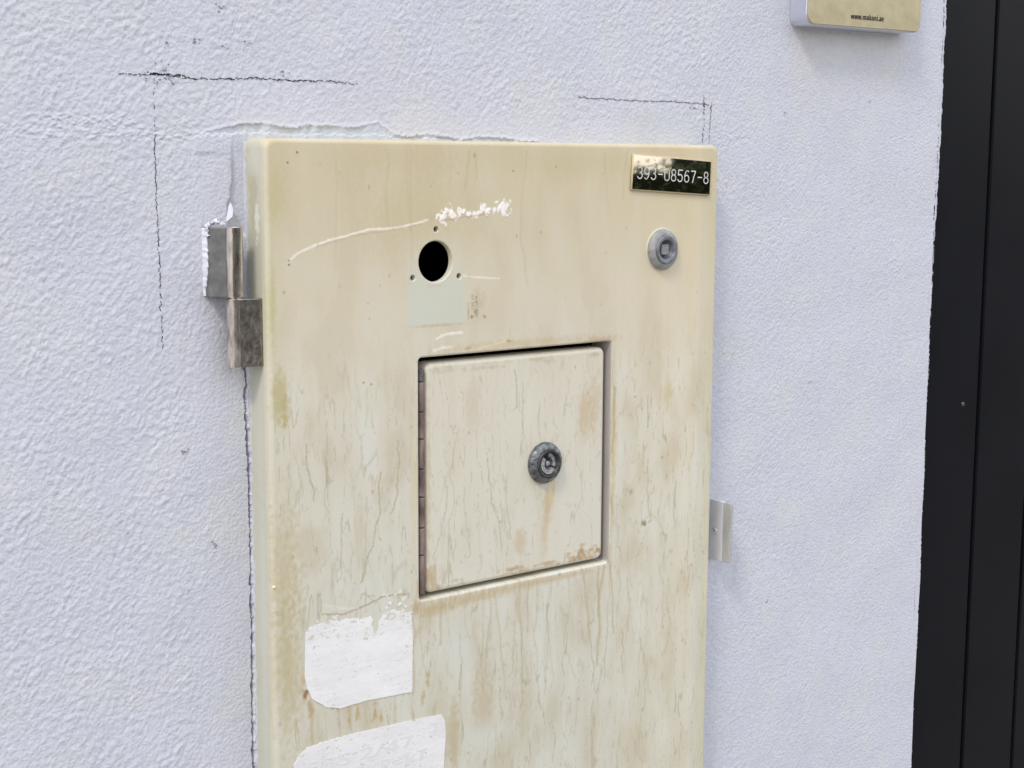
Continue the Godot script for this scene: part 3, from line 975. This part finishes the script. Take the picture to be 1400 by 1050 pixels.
func inspection_door(o: Node) -> void:
	var d := Node3D.new()
	d.name = "inspection_door"
	o.add_child(d, true)
	d.set_meta("label", "small square inspection door hinged on its left side")
	var st := st_new()
	st.set_smooth_group(1)
	var x0 := 0.1226; var x1 := 0.2864; var y0 := -0.3114; var y1 := -0.1498
	var r := 0.0032
	var loops := [round_rect(x0, y0, x1, y1, 0.0052, -0.016), round_rect(x0, y0, x1, y1, 0.0052, -0.0025 - r)]
	for k in range(1, 7):
		var a := PI / 2.0 * k / 6.0
		var ins := r * (1.0 - cos(a))
		loops.append(round_rect(x0 + ins, y0 + ins, x1 - ins, y1 - ins, 0.0054 - ins * 0.8, -0.0025 - r + r * sin(a)))
	lofts(st, loops)
	st.set_smooth_group(2)
	cap(st, loops[loops.size() - 1])
	put("door_leaf", done(st), m_cab, d)
	# continuous hinge: eight knuckles on a pin
	var m_old := grimy(420, [[0.0, Color(0.28, 0.23, 0.21)], [0.45, Color(0.49, 0.42, 0.395)], [1.0, Color(0.66, 0.59, 0.56)]], 0.02, 0.05, 0.55, 0.35, 0.015, 2.5)
	var m_grey := grimy(421, [[0.0, Color(0.28, 0.27, 0.26)], [1.0, Color(0.50, 0.48, 0.46)]], 0.05, 0.05, 0.6, 0.4, 0.04)
	var ends := [-0.1532, -0.1621, -0.1829, -0.2016, -0.2226, -0.2421, -0.2637, -0.2830, -0.3110]
	for k in 8:
		var prof := PackedVector2Array()
		for i in 16:
			var a := -TAU * i / 16.0
			prof.append(Vector2(0.1192 + 0.0025 * cos(a), -0.0034 + 0.0025 * sin(a)))
		put("hinge_knuckle", upright(prof, ends[k + 1] + 0.00045, ends[k] - 0.00045, 0.0004), m_grey if k == 0 else m_old, d)
	var flap := rounded_poly([Vector2(0.1180, -0.0052), Vector2(0.1226, -0.0052), Vector2(0.1226, -0.0068), Vector2(0.1180, -0.0068)], 0.0004, 2)
	put("hinge_flap", upright(flap, -0.3105, -0.1535), m_old, d)


func locks(o: Node) -> void:
	# upper lock: grey overpainted dome, square pin in a round well
	var a := Node3D.new()
	a.name = "lock"
	o.add_child(a, true)
	a.set_meta("label", "pale grey domed lock with a square pin, below the number plate")
	var g := grimy(430, [[0.0, Color(0.46, 0.46, 0.455)], [0.5, Color(0.58, 0.58, 0.57)], [1.0, Color(0.70, 0.695, 0.66)]], 0.02, 0.04, 0.55, 0.12, 0.02)
	var gd := grimy(431, [[0.0, Color(0.36, 0.37, 0.39)], [1.0, Color(0.60, 0.61, 0.63)]], 0.02, 0.04, 0.48, 0.4, 0.012)
	put("collar", lathe(LOCK_A.x, LOCK_A.y, [[16.7, -0.3], [16.5, 0.35], [15.8, 0.6], [15.0, 0.6], [12.0, 0.5]], 40, false), mat(Color(0.80, 0.77, 0.68), 0.55), a)
	put("flange", lathe(LOCK_A.x, LOCK_A.y, [[15.6, 0.4], [15.5, 1.4], [14.8, 2.6], [13.8, 3.6], [12.6, 4.3], [11.6, 4.6], [10.6, 4.6], [9.0, 4.4]], 40, false), g, a)
	put("lock_ring", lathe(LOCK_A.x, LOCK_A.y, [[10.9, 4.0], [10.9, 5.4], [10.6, 5.9], [10.1, 6.1], [8.3, 5.9], [7.7, 5.5], [7.3, 4.8], [7.2, 0.7], [0.5, 0.7]]), gd, a)
	put("square_pin", box_mesh(Vector3(LOCK_A.x - 0.0038, LOCK_A.y - 0.0040, 0.0005), Vector3(LOCK_A.x + 0.0038, LOCK_A.y + 0.0040, 0.0040), 0.0006), grimy(432, [[0.0, Color(0.40, 0.40, 0.40)], [1.0, Color(0.74, 0.74, 0.74)]], 0.05, 0.02, 0.5, 0.4, 0.03), a)
	# lower lock: dark corroded metal, keyway with a centre post
	var b := Node3D.new()
	b.name = "lock_001"
	o.add_child(b, true)
	b.set_meta("label", "dark corroded round lock with an open keyway on the inspection door")
	var m1 := grimy(440, [[0.0, Color(0.20, 0.20, 0.20)], [0.45, Color(0.38, 0.39, 0.39)], [0.8, Color(0.56, 0.58, 0.58)], [1.0, Color(0.78, 0.79, 0.78)]], 0.030, 0.03, 0.40, 0.5, 0.035)
	var m2 := grimy(441, [[0.0, Color(0.14, 0.14, 0.145)], [0.7, Color(0.30, 0.30, 0.30)], [1.0, Color(0.50, 0.50, 0.50)]], 0.03, 0.03, 0.42, 0.5, 0.02)
	put("lock_flange", lathe(LOCK_B.x, LOCK_B.y, [[15.3, -3.0], [15.2, -0.8], [14.6, 0.6], [13.4, 1.8], [12.2, 2.6], [11.2, 3.0], [10.4, 3.0]], 40, false), m1, b)
	put("lock_rim", lathe(LOCK_B.x, LOCK_B.y, [[10.9, 2.0], [10.8, 3.8], [10.3, 4.4], [9.4, 4.5], [8.6, 4.0], [8.0, 3.0], [7.9, -2.1], [0.4, -2.1]]), m2, b)
	var m3 := grimy(442, [[0.0, Color(0.44, 0.44, 0.44)], [0.6, Color(0.66, 0.67, 0.67)], [1.0, Color(0.80, 0.80, 0.80)]], 0.03, 0.03, 0.40, 0.35, 0.02)
	for seg in [[135.0, 318.0, 7.6, 4.6, 3.6], [-25.0, 78.0, 7.6, 5.0, 1.6]]:
		var prof := PackedVector2Array()
		for i in 19:
			var an: float = deg_to_rad(lerpf(seg[0], seg[1], i / 18.0))
			prof.append(Vector2(cos(an), sin(an)) * seg[2])
		for i in 19:
			var an: float = deg_to_rad(lerpf(seg[1], seg[0], i / 18.0))
			prof.append(Vector2(cos(an), sin(an)) * seg[3])
		var st := st_new()
		var lo := PackedVector3Array()
		var hi := PackedVector3Array()
		for p in prof:
			lo.append(Vector3(LOCK_B.x + p.x / 1000.0, LOCK_B.y + p.y / 1000.0, -0.0024))
			hi.append(Vector3(LOCK_B.x + p.x / 1000.0, LOCK_B.y + p.y / 1000.0, seg[4] / 1000.0))
		st.set_smooth_group(-1)
		loft(st, lo, hi)
		for i in 18:
			tri(st, hi[i], hi[37 - i], hi[36 - i])
			tri(st, hi[i], hi[36 - i], hi[i + 1])
		put("lock_barrel", done(st), m3, b)
	put("key_post", lathe(LOCK_B.x, LOCK_B.y, [[2.0, -2.3], [2.0, 1.8], [1.7, 2.4], [1.0, 2.7], [0.3, 2.75]], 18), m3, b)


func arc(cx: float, cy: float, rx: float, ry: float, a0: float, a1: float, n := 18) -> Array:
	var out := []
	for i in n + 1:
		var a := deg_to_rad(lerpf(a0, a1, float(i) / n))
		out.append(Vector2(cx + rx * cos(a), cy + ry * sin(a)))
	return out


func glyph(ch: String) -> Array:
	match ch:
		"0": return [arc(0.5, 1.45, 0.48, 0.55, 0, 180) + arc(0.5, 0.55, 0.48, 0.55, 180, 360) + [Vector2(0.98, 1.45)]]
		"3": return [arc(0.47, 1.52, 0.42, 0.48, 155, -90) + arc(0.47, 0.54, 0.48, 0.54, 90, -155)]
		"5": return [[Vector2(0.92, 2.0), Vector2(0.14, 2.0), Vector2(0.08, 1.1)] + arc(0.46, 0.62, 0.5, 0.62, 132, -150)]
		"6": return [arc(0.5, 0.6, 0.46, 0.6, 0, 360, 28), arc(0.62, 0.62, 0.58, 1.38, 180, 62)]
		"7": return [[Vector2(0.04, 2.0), Vector2(0.98, 2.0), Vector2(0.62, 1.0), Vector2(0.40, 0.0)]]
		"8": return [arc(0.5, 1.53, 0.40, 0.47, 0, 360, 26), arc(0.5, 0.54, 0.47, 0.53, 0, 360, 28)]
		"9": return [arc(0.5, 1.4, 0.46, 0.6, 0, 360, 28), arc(0.38, 1.38, 0.58, 1.38, 0, -118)]
	return [[Vector2(0.12, 1.0), Vector2(0.92, 1.0)]]


func ribbon(st: SurfaceTool, pts: Array, half: float, z: float) -> void:
	# a flat engraved stroke with round ends, laid just proud of the plate
	for i in pts.size() - 1:
		var a: Vector2 = pts[i]
		var b: Vector2 = pts[i + 1]
		var s := (b - a).orthogonal().normalized() * half
		for q in [a + s, b + s, b - s, a + s, b - s, a - s] if (b - a).cross(s) > 0.0 else [a + s, b - s, b + s, a + s, a - s, b - s]:
			st.add_vertex(Vector3(q.x, q.y, z))
	for p: Vector2 in pts:
		for k in 8:
			var a0 := TAU * k / 8.0
			var a1 := TAU * (k + 1) / 8.0
			for q in [p, p + Vector2(cos(a1), sin(a1)) * half, p + Vector2(cos(a0), sin(a0)) * half]:
				st.add_vertex(Vector3(q.x, q.y, z + 0.00001))


func number_plate(o: Node) -> void:
	var p := Node3D.new()
	p.name = "number_plate"
	o.add_child(p, true)
	p.set_meta("label", "black number plate reading 393-08567-8 with a thin gold rim")
	p.position = Vector3(0.34855, -0.0229, 0.0006)
	p.rotation = Vector3(deg_to_rad(-1.2), 0, deg_to_rad(-3.3))
	var gold := mat(Color(0.86, 0.78, 0.60), 0.32, 0.85)
	put("plate_rim", box_mesh(Vector3(-0.0415, -0.0134, -0.0002), Vector3(0.0415, 0.0134, 0.0009), 0.0004), gold, p)
	var dark := mat(Color(0.78, 0.75, 0.69), 0.022, 1.0)
	dark.heightmap_enabled = true
	dark.heightmap_texture = noise_tex(450, 0.012, 256, 3)
	dark.heightmap_scale = 0.0012
	triplanar(dark, 0.12)
	put("plate_face", box_mesh(Vector3(-0.0408, -0.0128, 0.0005), Vector3(0.0408, 0.0128, 0.0012), 0.0003), dark, p)
	var white := mat(Color(0.86, 0.86, 0.84), 0.6)
	var x := -0.0362
	for ch in "393-08567-8":
		var st := st_new()
		for line in glyph(ch):
			var pts := []
			for q: Vector2 in line: pts.append(Vector2(x + q.x * 0.0050, -0.0044 + q.y * 0.0043))
			ribbon(st, pts, 0.00040, 0.00128)
		put("dash" if ch == "-" else "digit", done(st), white, p)
		x += 0.00695


func torn(pts: Array, s: float, step := 0.0012, amp := 0.0006) -> PackedVector2Array:
	var out := PackedVector2Array()
	for i in pts.size():
		var a := Vector2(pts[i][0], pts[i][1])
		var b := Vector2(pts[(i + 1) % pts.size()][0], pts[(i + 1) % pts.size()][1])
		var rag: float = pts[i][2] if pts[i].size() > 2 else 1.0
		var n := maxi(1, int(a.distance_to(b) / step))
		for k in n:
			var p := a.lerp(b, float(k) / n)
			p += (b - a).orthogonal().normalized() * amp * rag * (n_edge.get_noise_2d(p.x * 3500.0 + s, p.y * 3500.0) + 0.6 * n_edge.get_noise_2d(p.x * 900.0 + s, p.y * 900.0))
			out.append(p * 1000.0)
	return out


func sheet(poly: PackedVector2Array, z: float, thick: float) -> ArrayMesh:
	var st := st_new()
	st.set_smooth_group(-1)
	flat_poly(st, poly, (z + thick) * 1000.0)
	var lo := PackedVector3Array()
	var hi := PackedVector3Array()
	for p in poly:
		lo.append(Vector3(p.x / 1000.0, p.y / 1000.0, z))
		hi.append(Vector3(p.x / 1000.0, p.y / 1000.0, z + thick))
	if Geometry2D.is_polygon_clockwise(poly):
		lo.reverse(); hi.reverse()
	loft(st, lo, hi)
	return done(st)


func text_part(called: String, words: String, m: Material, parent: Node, at: Vector3, width: float, height: float, depth := 0.0002) -> MeshInstance3D:
	var t := TextMesh.new()
	var f := SystemFont.new()
	f.font_names = PackedStringArray(["Droid Sans"])
	f.font_weight = 700
	t.font = f
	t.text = words
	t.font_size = 64
	t.pixel_size = 0.01
	t.depth = 0.02
	var box := t.get_aabb()
	var o := put(called, t, m, parent)
	o.scale = Vector3(width / box.size.x, height / box.size.y, depth / 0.02)
	o.position = at - Vector3(box.get_center().x * o.scale.x, box.get_center().y * o.scale.y, 0)
	return o


func paper_print(x0: float, y0: float, w: float, h: float, s: int) -> StandardMaterial3D:
	# scraped white paper: smears, fibres and the grey ghost of worn print, 0.25 mm to the pixel
	var r := RandomNumberGenerator.new()
	r.seed = s
	var iw := int(w / 0.00025)
	var ih := int(h / 0.00025)
	var a := FastNoiseLite.new()
	noise(a, s * 10, 0.012, 4)
	var b := FastNoiseLite.new()
	noise(b, s * 10 + 1, 0.09, 3)
	var im := Image.create(iw, ih, false, Image.FORMAT_RGB8)
	for y in ih:
		for x in iw:
			var t := clampf(0.5 * a.get_noise_2d(x * 0.35, y) + 0.2, -0.2, 0.4) + 0.22 * b.get_noise_2d(x * 0.25, y)
			var row := absf(fposmod(y / 17.0, 1.0) - 0.5)
			var worn := maxf(0.0, b.get_noise_2d(x * 1.2, y * 1.4) - 0.05) * (1.0 if row < 0.28 else 0.0) * clampf(a.get_noise_2d(x * 0.8 + 400.0, y * 0.8) * 3.0, 0.0, 1.0)
			var v := 0.885 + 0.07 * t - 0.16 * worn
			var c := Color(v + 0.004, v - 0.004, v - 0.014)
			# worn through to the cream paint, most along the torn top
			var through := b.get_noise_2d(x * 0.45 + 900.0, y * 0.8) + 0.5 * a.get_noise_2d(x + 90.0, y * 2.0) - (lerpf(0.12, 0.62, minf(1.0, y / (ih * 0.45))) if s == 7 else 0.5)
			im.set_pixel(x, y, c.lerp(Color(0.80, 0.785, 0.715), clampf(through * 9.0, 0.0, 0.85)))
	for k in 26:
		var p := Vector2(r.randf() * iw, r.randf() * ih)
		var d := Vector2(1.0, r.randf_range(-0.45, -0.2)) if r.randf() < 0.7 else Vector2(r.randf_range(-0.4, 0.4), 1.0)
		var c := Color(0.80, 0.79, 0.79) if r.randf() < 0.5 else Color(0.95, 0.95, 0.95)
		for i in r.randi_range(10, 45):
			p += d.rotated(r.randf_range(-0.25, 0.25))
			if p.x > 1 and p.y > 1 and p.x < iw - 1 and p.y < ih - 1:
				im.set_pixel(int(p.x), int(p.y), im.get_pixel(int(p.x), int(p.y)).lerp(c, 0.6))
	var m := mat(Color.WHITE, 0.72, 0.0, 0.3)
	m.albedo_texture = ImageTexture.create_from_image(im)
	m.heightmap_enabled = true
	m.heightmap_texture = m.albedo_texture
	m.heightmap_scale = 0.06
	m.uv1_scale = Vector3(0.48 / w, 0.84 / h, 1)
	m.uv1_offset = Vector3(-(x0 + 0.04) / w, -(0.04 - y0) / h, 0)
	return m


func labels(o: Node) -> void:
	var paper := paper_print(0.018, -0.308, 0.096, 0.074, 7)
	var upper := [[0.0238, -0.3205, 0.6], [0.0272, -0.3165, 2.6], [0.0367, -0.3155, 3.6], [0.052, -0.3160, 3.6], [0.071, -0.3185, 3.4], [0.0745, -0.3178, 1.5], [0.0765, -0.3205, 1.5], [0.0752, -0.3245, 1.5], [0.0790, -0.3318, 0.6], [0.0812, -0.3260, 1.5], [0.0815, -0.3215, 2.4], [0.0850, -0.3185, 3.6], [0.0945, -0.3172, 3.6], [0.1040, -0.3195, 3.4], [0.1080, -0.3235, 2.2], [0.1088, -0.3300, 1.0], [0.1092, -0.3427, 0.8], [0.1084, -0.3782, 0.35], [0.0704, -0.3763, 0.5], [0.0501, -0.3772, 0.6], [0.0387, -0.3738, 0.8], [0.0285, -0.3660, 1.0], [0.0250, -0.3590, 0.8], [0.0228, -0.3500, 0.5]]
	var a := Node3D.new()
	a.name = "paper_label"
	o.add_child(a, true)
	a.set_meta("label", "scraped white paper label under the inspection door's left corner")
	put("paper", sheet(torn(upper, 3.0), 0.0001, 0.00035), paper, a)
	for q in [[0.047, -0.3135, 0.0016], [0.060, -0.3148, 0.0012], [0.0905, -0.3120, 0.0015], [0.0985, -0.3135, 0.0018], [0.1035, -0.3160, 0.0012], [0.0875, -0.3145, 0.001], [0.1075, -0.3215, 0.0012], [0.033, -0.3140, 0.001]]:
		var pts := []
		for k in 7:
			var an := TAU * k / 7.0
			pts.append([q[0] + cos(an) * q[2] * rng.randf_range(0.6, 1.6), q[1] + sin(an) * q[2] * rng.randf_range(0.5, 1.1)])
		put("paper_scrap", sheet(torn(pts, q[0] * 900.0, 0.0006, 0.0003), 0.0001, 0.0003), paper, a)
	var lower := [[0.0130, -0.440, 0.3], [0.0135, -0.4080, 0.4], [0.0170, -0.4035, 0.8], [0.0242, -0.3985, 1.2], [0.0383, -0.3975, 0.8], [0.0585, -0.3972, 0.4], [0.0942, -0.3983, 0.5], [0.1235, -0.3995, 0.5], [0.1335, -0.4002, 0.4], [0.1365, -0.4053, 0.2], [0.1371, -0.4162, 0.2], [0.1352, -0.4396, 0.2], [0.135, -0.470, 0.3], [0.014, -0.470, 0.3]]
	var b := Node3D.new()
	b.name = "paper_label"
	o.add_child(b, true)
	b.set_meta("label", "bluish white paper label at the bottom with faded lettering")
	var paper_b := paper_print(0.008, -0.392, 0.136, 0.08, 8)
	paper_b.albedo_color = Color(0.985, 0.985, 0.99)
	put("paper", sheet(torn(lower, 9.0), 0.0001, 0.0005), paper_b, b)
	var ghost := mat(Color(0.858, 0.850, 0.852), 0.8)
	text_part("faded_lettering", "EBS 2/47", ghost, b, Vector3(0.066, -0.4130, 0.00068), 0.086, 0.0085, 0.00012)
	text_part("faded_lettering", "7", ghost, b, Vector3(0.127, -0.4085, 0.00068), 0.006, 0.0085, 0.00012)
	text_part("faded_lettering", "CKP=kT", ghost, b, Vector3(0.090, -0.4250, 0.00068), 0.062, 0.0085, 0.00012)


# ------------------------------------------------------------------ hinge on the left
func hinge() -> void:
	var o := thing("hinge", "worn steel lift-off hinge at the cabinet's left edge", "hinge", Vector3(0, Y0, 0))
	var steel := grimy(470, [[0.0, Color(0.52, 0.46, 0.42)], [0.3, Color(0.76, 0.71, 0.67)], [0.6, Color(0.89, 0.86, 0.83)], [1.0, Color(0.95, 0.93, 0.90)]], 0.03, 0.03, 0.17, 0.95, 0.006, 5.0)
	var grey := grimy(471, [[0.0, Color(0.36, 0.36, 0.36)], [0.6, Color(0.45, 0.45, 0.45)], [1.0, Color(0.54, 0.54, 0.54)]], 0.03, 0.05, 0.45, 0.3, 0.01, 1.5)
	var dull := grimy(472, [[0.0, Color(0.42, 0.39, 0.365)], [0.35, Color(0.53, 0.50, 0.475)], [0.7, Color(0.60, 0.575, 0.55)], [1.0, Color(0.74, 0.715, 0.69)]], 0.035, 0.05, 0.22, 0.85, 0.012, 2.0)
	var barrel := func(r: float) -> PackedVector2Array:
		var p := PackedVector2Array()
		for i in 28:
			var a := -TAU * i / 28.0
			p.append(Vector2(-0.0160 + r * cos(a), -0.0120 + r * sin(a)))
		return p
	put("upper_knuckle", upright(barrel.call(0.0056), -0.0988, -0.0546, 0.0006), steel, o)
	put("lower_knuckle", upright(barrel.call(0.0056), -0.1427, -0.0992, 0.0006), steel, o)
	put("hinge_pin", upright(barrel.call(0.0030), -0.100, -0.098, 0.0002), steel, o)
	# outlines run clockwise seen from above so that faces look outwards
	put("upper_leaf", upright(rounded_poly([Vector2(-0.0295, -0.0265), Vector2(-0.0295, -0.0190), Vector2(-0.0166, -0.0080), Vector2(-0.0150, -0.0120), Vector2(-0.0165, -0.0265)], 0.0010), -0.0985, -0.0550, 0.0005), grey, o)
	put("lower_leaf", upright(rounded_poly([Vector2(-0.0170, -0.0125), Vector2(-0.0170, -0.0062), Vector2(0.0006, -0.0056), Vector2(0.0006, -0.0105)], 0.0024, 6), -0.1425, -0.0995, 0.0005), dull, o)
	# flakes of wall paint lifted round the upper leaf
	var flake := mat(Color(0.86, 0.86, 0.90), 0.6)
	var spots := [[-0.0305, -0.0560, 0.0012], [-0.0285, -0.0532, 0.0016], [-0.0262, -0.0524, 0.0013], [-0.0240, -0.0512, 0.0016], [-0.0222, -0.0528, 0.0010], [-0.0190, -0.0533, 0.0009], [-0.0303, -0.0600, 0.0009], [-0.0250, -0.0531, 0.0010], [-0.0232, -0.0519, 0.0011], [-0.0272, -0.0516, 0.0010], [-0.0298, -0.0545, 0.0012]]
	for q in spots:
		var st := st_new()
		st.set_smooth_group(-1)
		var c := Vector3(q[0], q[1], -0.0205 + rng.randf() * 0.004)
		var loop := []
		for k in 7:
			var a := -TAU * k / 7.0
			loop.append(c + Vector3(cos(a) * q[2] * rng.randf_range(0.3, 1.6), sin(a) * q[2] * rng.randf_range(0.3, 1.6), rng.randf_range(-0.003, 0.002)))
		for k in 7:
			st.add_vertex(c + Vector3(0, 0, 0.0012)); st.add_vertex(loop[k]); st.add_vertex(loop[(k + 1) % 7])
			st.add_vertex(c - Vector3(0, 0, 0.004)); st.add_vertex(loop[(k + 1) % 7]); st.add_vertex(loop[k])
		put("paint_flake", done(st), flake, o)
	# the ridge of paint left standing along the leaf's outer edge
	var rs := st_new()
	rs.set_smooth_group(1)
	var prev: Array = []
	for i in 61:
		var y := -0.0555 - 0.0425 * i / 60.0
		var wd := 0.0006 + 0.0005 * n_edge.get_noise_2d(y * 900.0, 5.0)
		var zt := -0.0205 + 0.0012 * n_edge.get_noise_2d(y * 1100.0, 25.0) - 0.004 * sst(0.55, 1.0, i / 60.0)
		var cur := [Vector3(-0.0302 - wd * 1.6, y, WZ - 0.002), Vector3(-0.0300 - wd, y, zt - 0.0008), Vector3(-0.0298 - wd * 0.3, y, zt), Vector3(-0.0293, y, zt - 0.0002)]
		if i > 0:
			for k in 3:
				for e in [prev[k], prev[k + 1], cur[k + 1], prev[k], cur[k + 1], cur[k]]: rs.add_vertex(e)
		prev = cur
	put("paint_ridge", done(rs), flake, o)
	var curl := st_new()
	curl.set_smooth_group(-1)
	var cp := [Vector3(-0.0112, -0.0400, WZ + 0.002), Vector3(-0.0104, -0.0442, WZ + 0.0036), Vector3(-0.0109, -0.0488, WZ + 0.0034), Vector3(-0.0140, -0.0520, WZ + 0.0012), Vector3(-0.0126, -0.0470, WZ - 0.001)]
	for k in range(1, 4):
		for e in [cp[0], cp[k + 1], cp[k], cp[0] - Vector3(0.0003, 0, 0.0006), cp[k] - Vector3(0.0003, 0, 0.0006), cp[k + 1] - Vector3(0.0003, 0, 0.0006)]: curl.add_vertex(e)
	put("paint_curl", done(curl), flake, o)


func strike_plate() -> void:
	var o := thing("strike_plate", "small pale aluminium bracket standing out beside the cabinet's right edge", "bracket", Vector3(0, Y0, 0))
	var m := grimy(480, [[0.0, Color(0.77, 0.77, 0.78)], [0.5, Color(0.82, 0.82, 0.83)], [1.0, Color(0.86, 0.86, 0.87)]], 0.014, 0.05, 0.45, 0.12, 0.006, 3.0)
	var prof := rounded_poly([Vector2(0.4258, -0.034), Vector2(0.4254, -0.0112), Vector2(0.4290, -0.0112), Vector2(0.4290, -0.034)], 0.0005, 3)
	put("bracket_plate", upright(prof, -0.3382, -0.2880, 0.0005), m, o)
	var m_lip := grimy(481, [[0.0, Color(0.66, 0.66, 0.65)], [0.5, Color(0.74, 0.74, 0.73)], [1.0, Color(0.80, 0.80, 0.80)]], 0.02, 0.05, 0.4, 0.3, 0.01, 3.0)
	var lip := rounded_poly([Vector2(0.4259, -0.0116), Vector2(0.4256, -0.0106), Vector2(0.4266, -0.0026), Vector2(0.4292, -0.0032), Vector2(0.4286, -0.0116)], 0.0006, 3)
	put("bracket_lip", upright(lip, -0.3379, -0.2883, 0.0005), m_lip, o)
	var st := lathe(0, 0, [[2.9, -0.3], [2.7, 0.5], [1.9, 0.9], [1.3, 0.6], [0.5, 0.4]], 18)
	var r := put("rivet", st, mat(Color(0.80, 0.80, 0.80), 0.35, 0.3), o)
	r.basis = Basis(Vector3(0, 0, 1), Vector3(0, 1, 0), Vector3(-1, 0, 0))
	r.position = Vector3(0.4255, -0.3140, -0.0195)
	var h := put("rivet_hole", lathe(0, 0, [[1.3, 0.0], [1.2, 0.15], [0.4, 0.2]], 12), m_dark, o)
	h.basis = r.basis
	h.position = Vector3(0.42505, -0.3124, -0.0202)


func address_sign() -> void:
	var o := thing("address_sign", "gold-faced address sign with silver sides above and right of the cabinet", "sign", Vector3(0.58, Y0 + 0.0985, WZ))
	o.rotation.z = deg_to_rad(0.5)
	var silver := mat(Color(0.80, 0.81, 0.86), 0.28, 0.75)
	silver.roughness_texture = ramp_tex(490, 0.03, [[0.0, Color(0.7, 0.7, 0.7)], [1.0, Color(1, 1, 1)]], 256)
	triplanar(silver, 0.08)
	var gold := grimy(491, [[0.0, Color(0.68, 0.64, 0.51)], [0.5, Color(0.71, 0.67, 0.54)], [1.0, Color(0.74, 0.70, 0.58)]], 0.02, 0.10, 0.38, 0.55, 0.008)
	var st := st_new()
	st.set_smooth_group(1)
	var w := 0.0745
	var h := 0.15
	var d := 0.0185
	lofts(st, [round_rect(-w, 0, w, h, 0.0085, -0.004, 10), round_rect(-w, 0, w, h, 0.0085, 0.002, 10), round_rect(-w + 0.0004, 0.0004, w - 0.0004, h - 0.0004, 0.0085, 0.0026, 10), round_rect(-w + 0.0004, 0.0004, w - 0.0004, h - 0.0004, 0.0085, d - 0.0016, 10), round_rect(-w + 0.0009, 0.0009, w - 0.0009, h - 0.0009, 0.008, d - 0.0004, 10), round_rect(-w + 0.0022, 0.0022, w - 0.0022, h - 0.0022, 0.0065, d, 10)])
	st.set_smooth_group(2)
	cap(st, round_rect(-w + 0.0022, 0.0022, w - 0.0022, h - 0.0022, 0.0065, d, 10))
	put("sign_case", done(st), silver, o)
	var sf := st_new()
	sf.set_smooth_group(1)
	lofts(sf, [round_rect(-w + 0.0011, 0.0012, w - 0.0011, h - 0.0012, 0.0078, d - 0.001, 10), round_rect(-w + 0.0011, 0.0012, w - 0.0011, h - 0.0012, 0.0078, d + 0.0003, 10), round_rect(-w + 0.0016, 0.0017, w - 0.0016, h - 0.0017, 0.0073, d + 0.0008, 10)])
	sf.set_smooth_group(2)
	cap(sf, round_rect(-w + 0.0016, 0.0017, w - 0.0016, h - 0.0017, 0.0073, d + 0.0008, 10))
	put("sign_face", done(sf), gold, o)
	text_part("web_address", "www.makani.ae", mat(Color(0.10, 0.09, 0.08), 0.6), o, Vector3(0.0012, 0.0100, d + 0.00095), 0.0430, 0.0047, 0.00012)
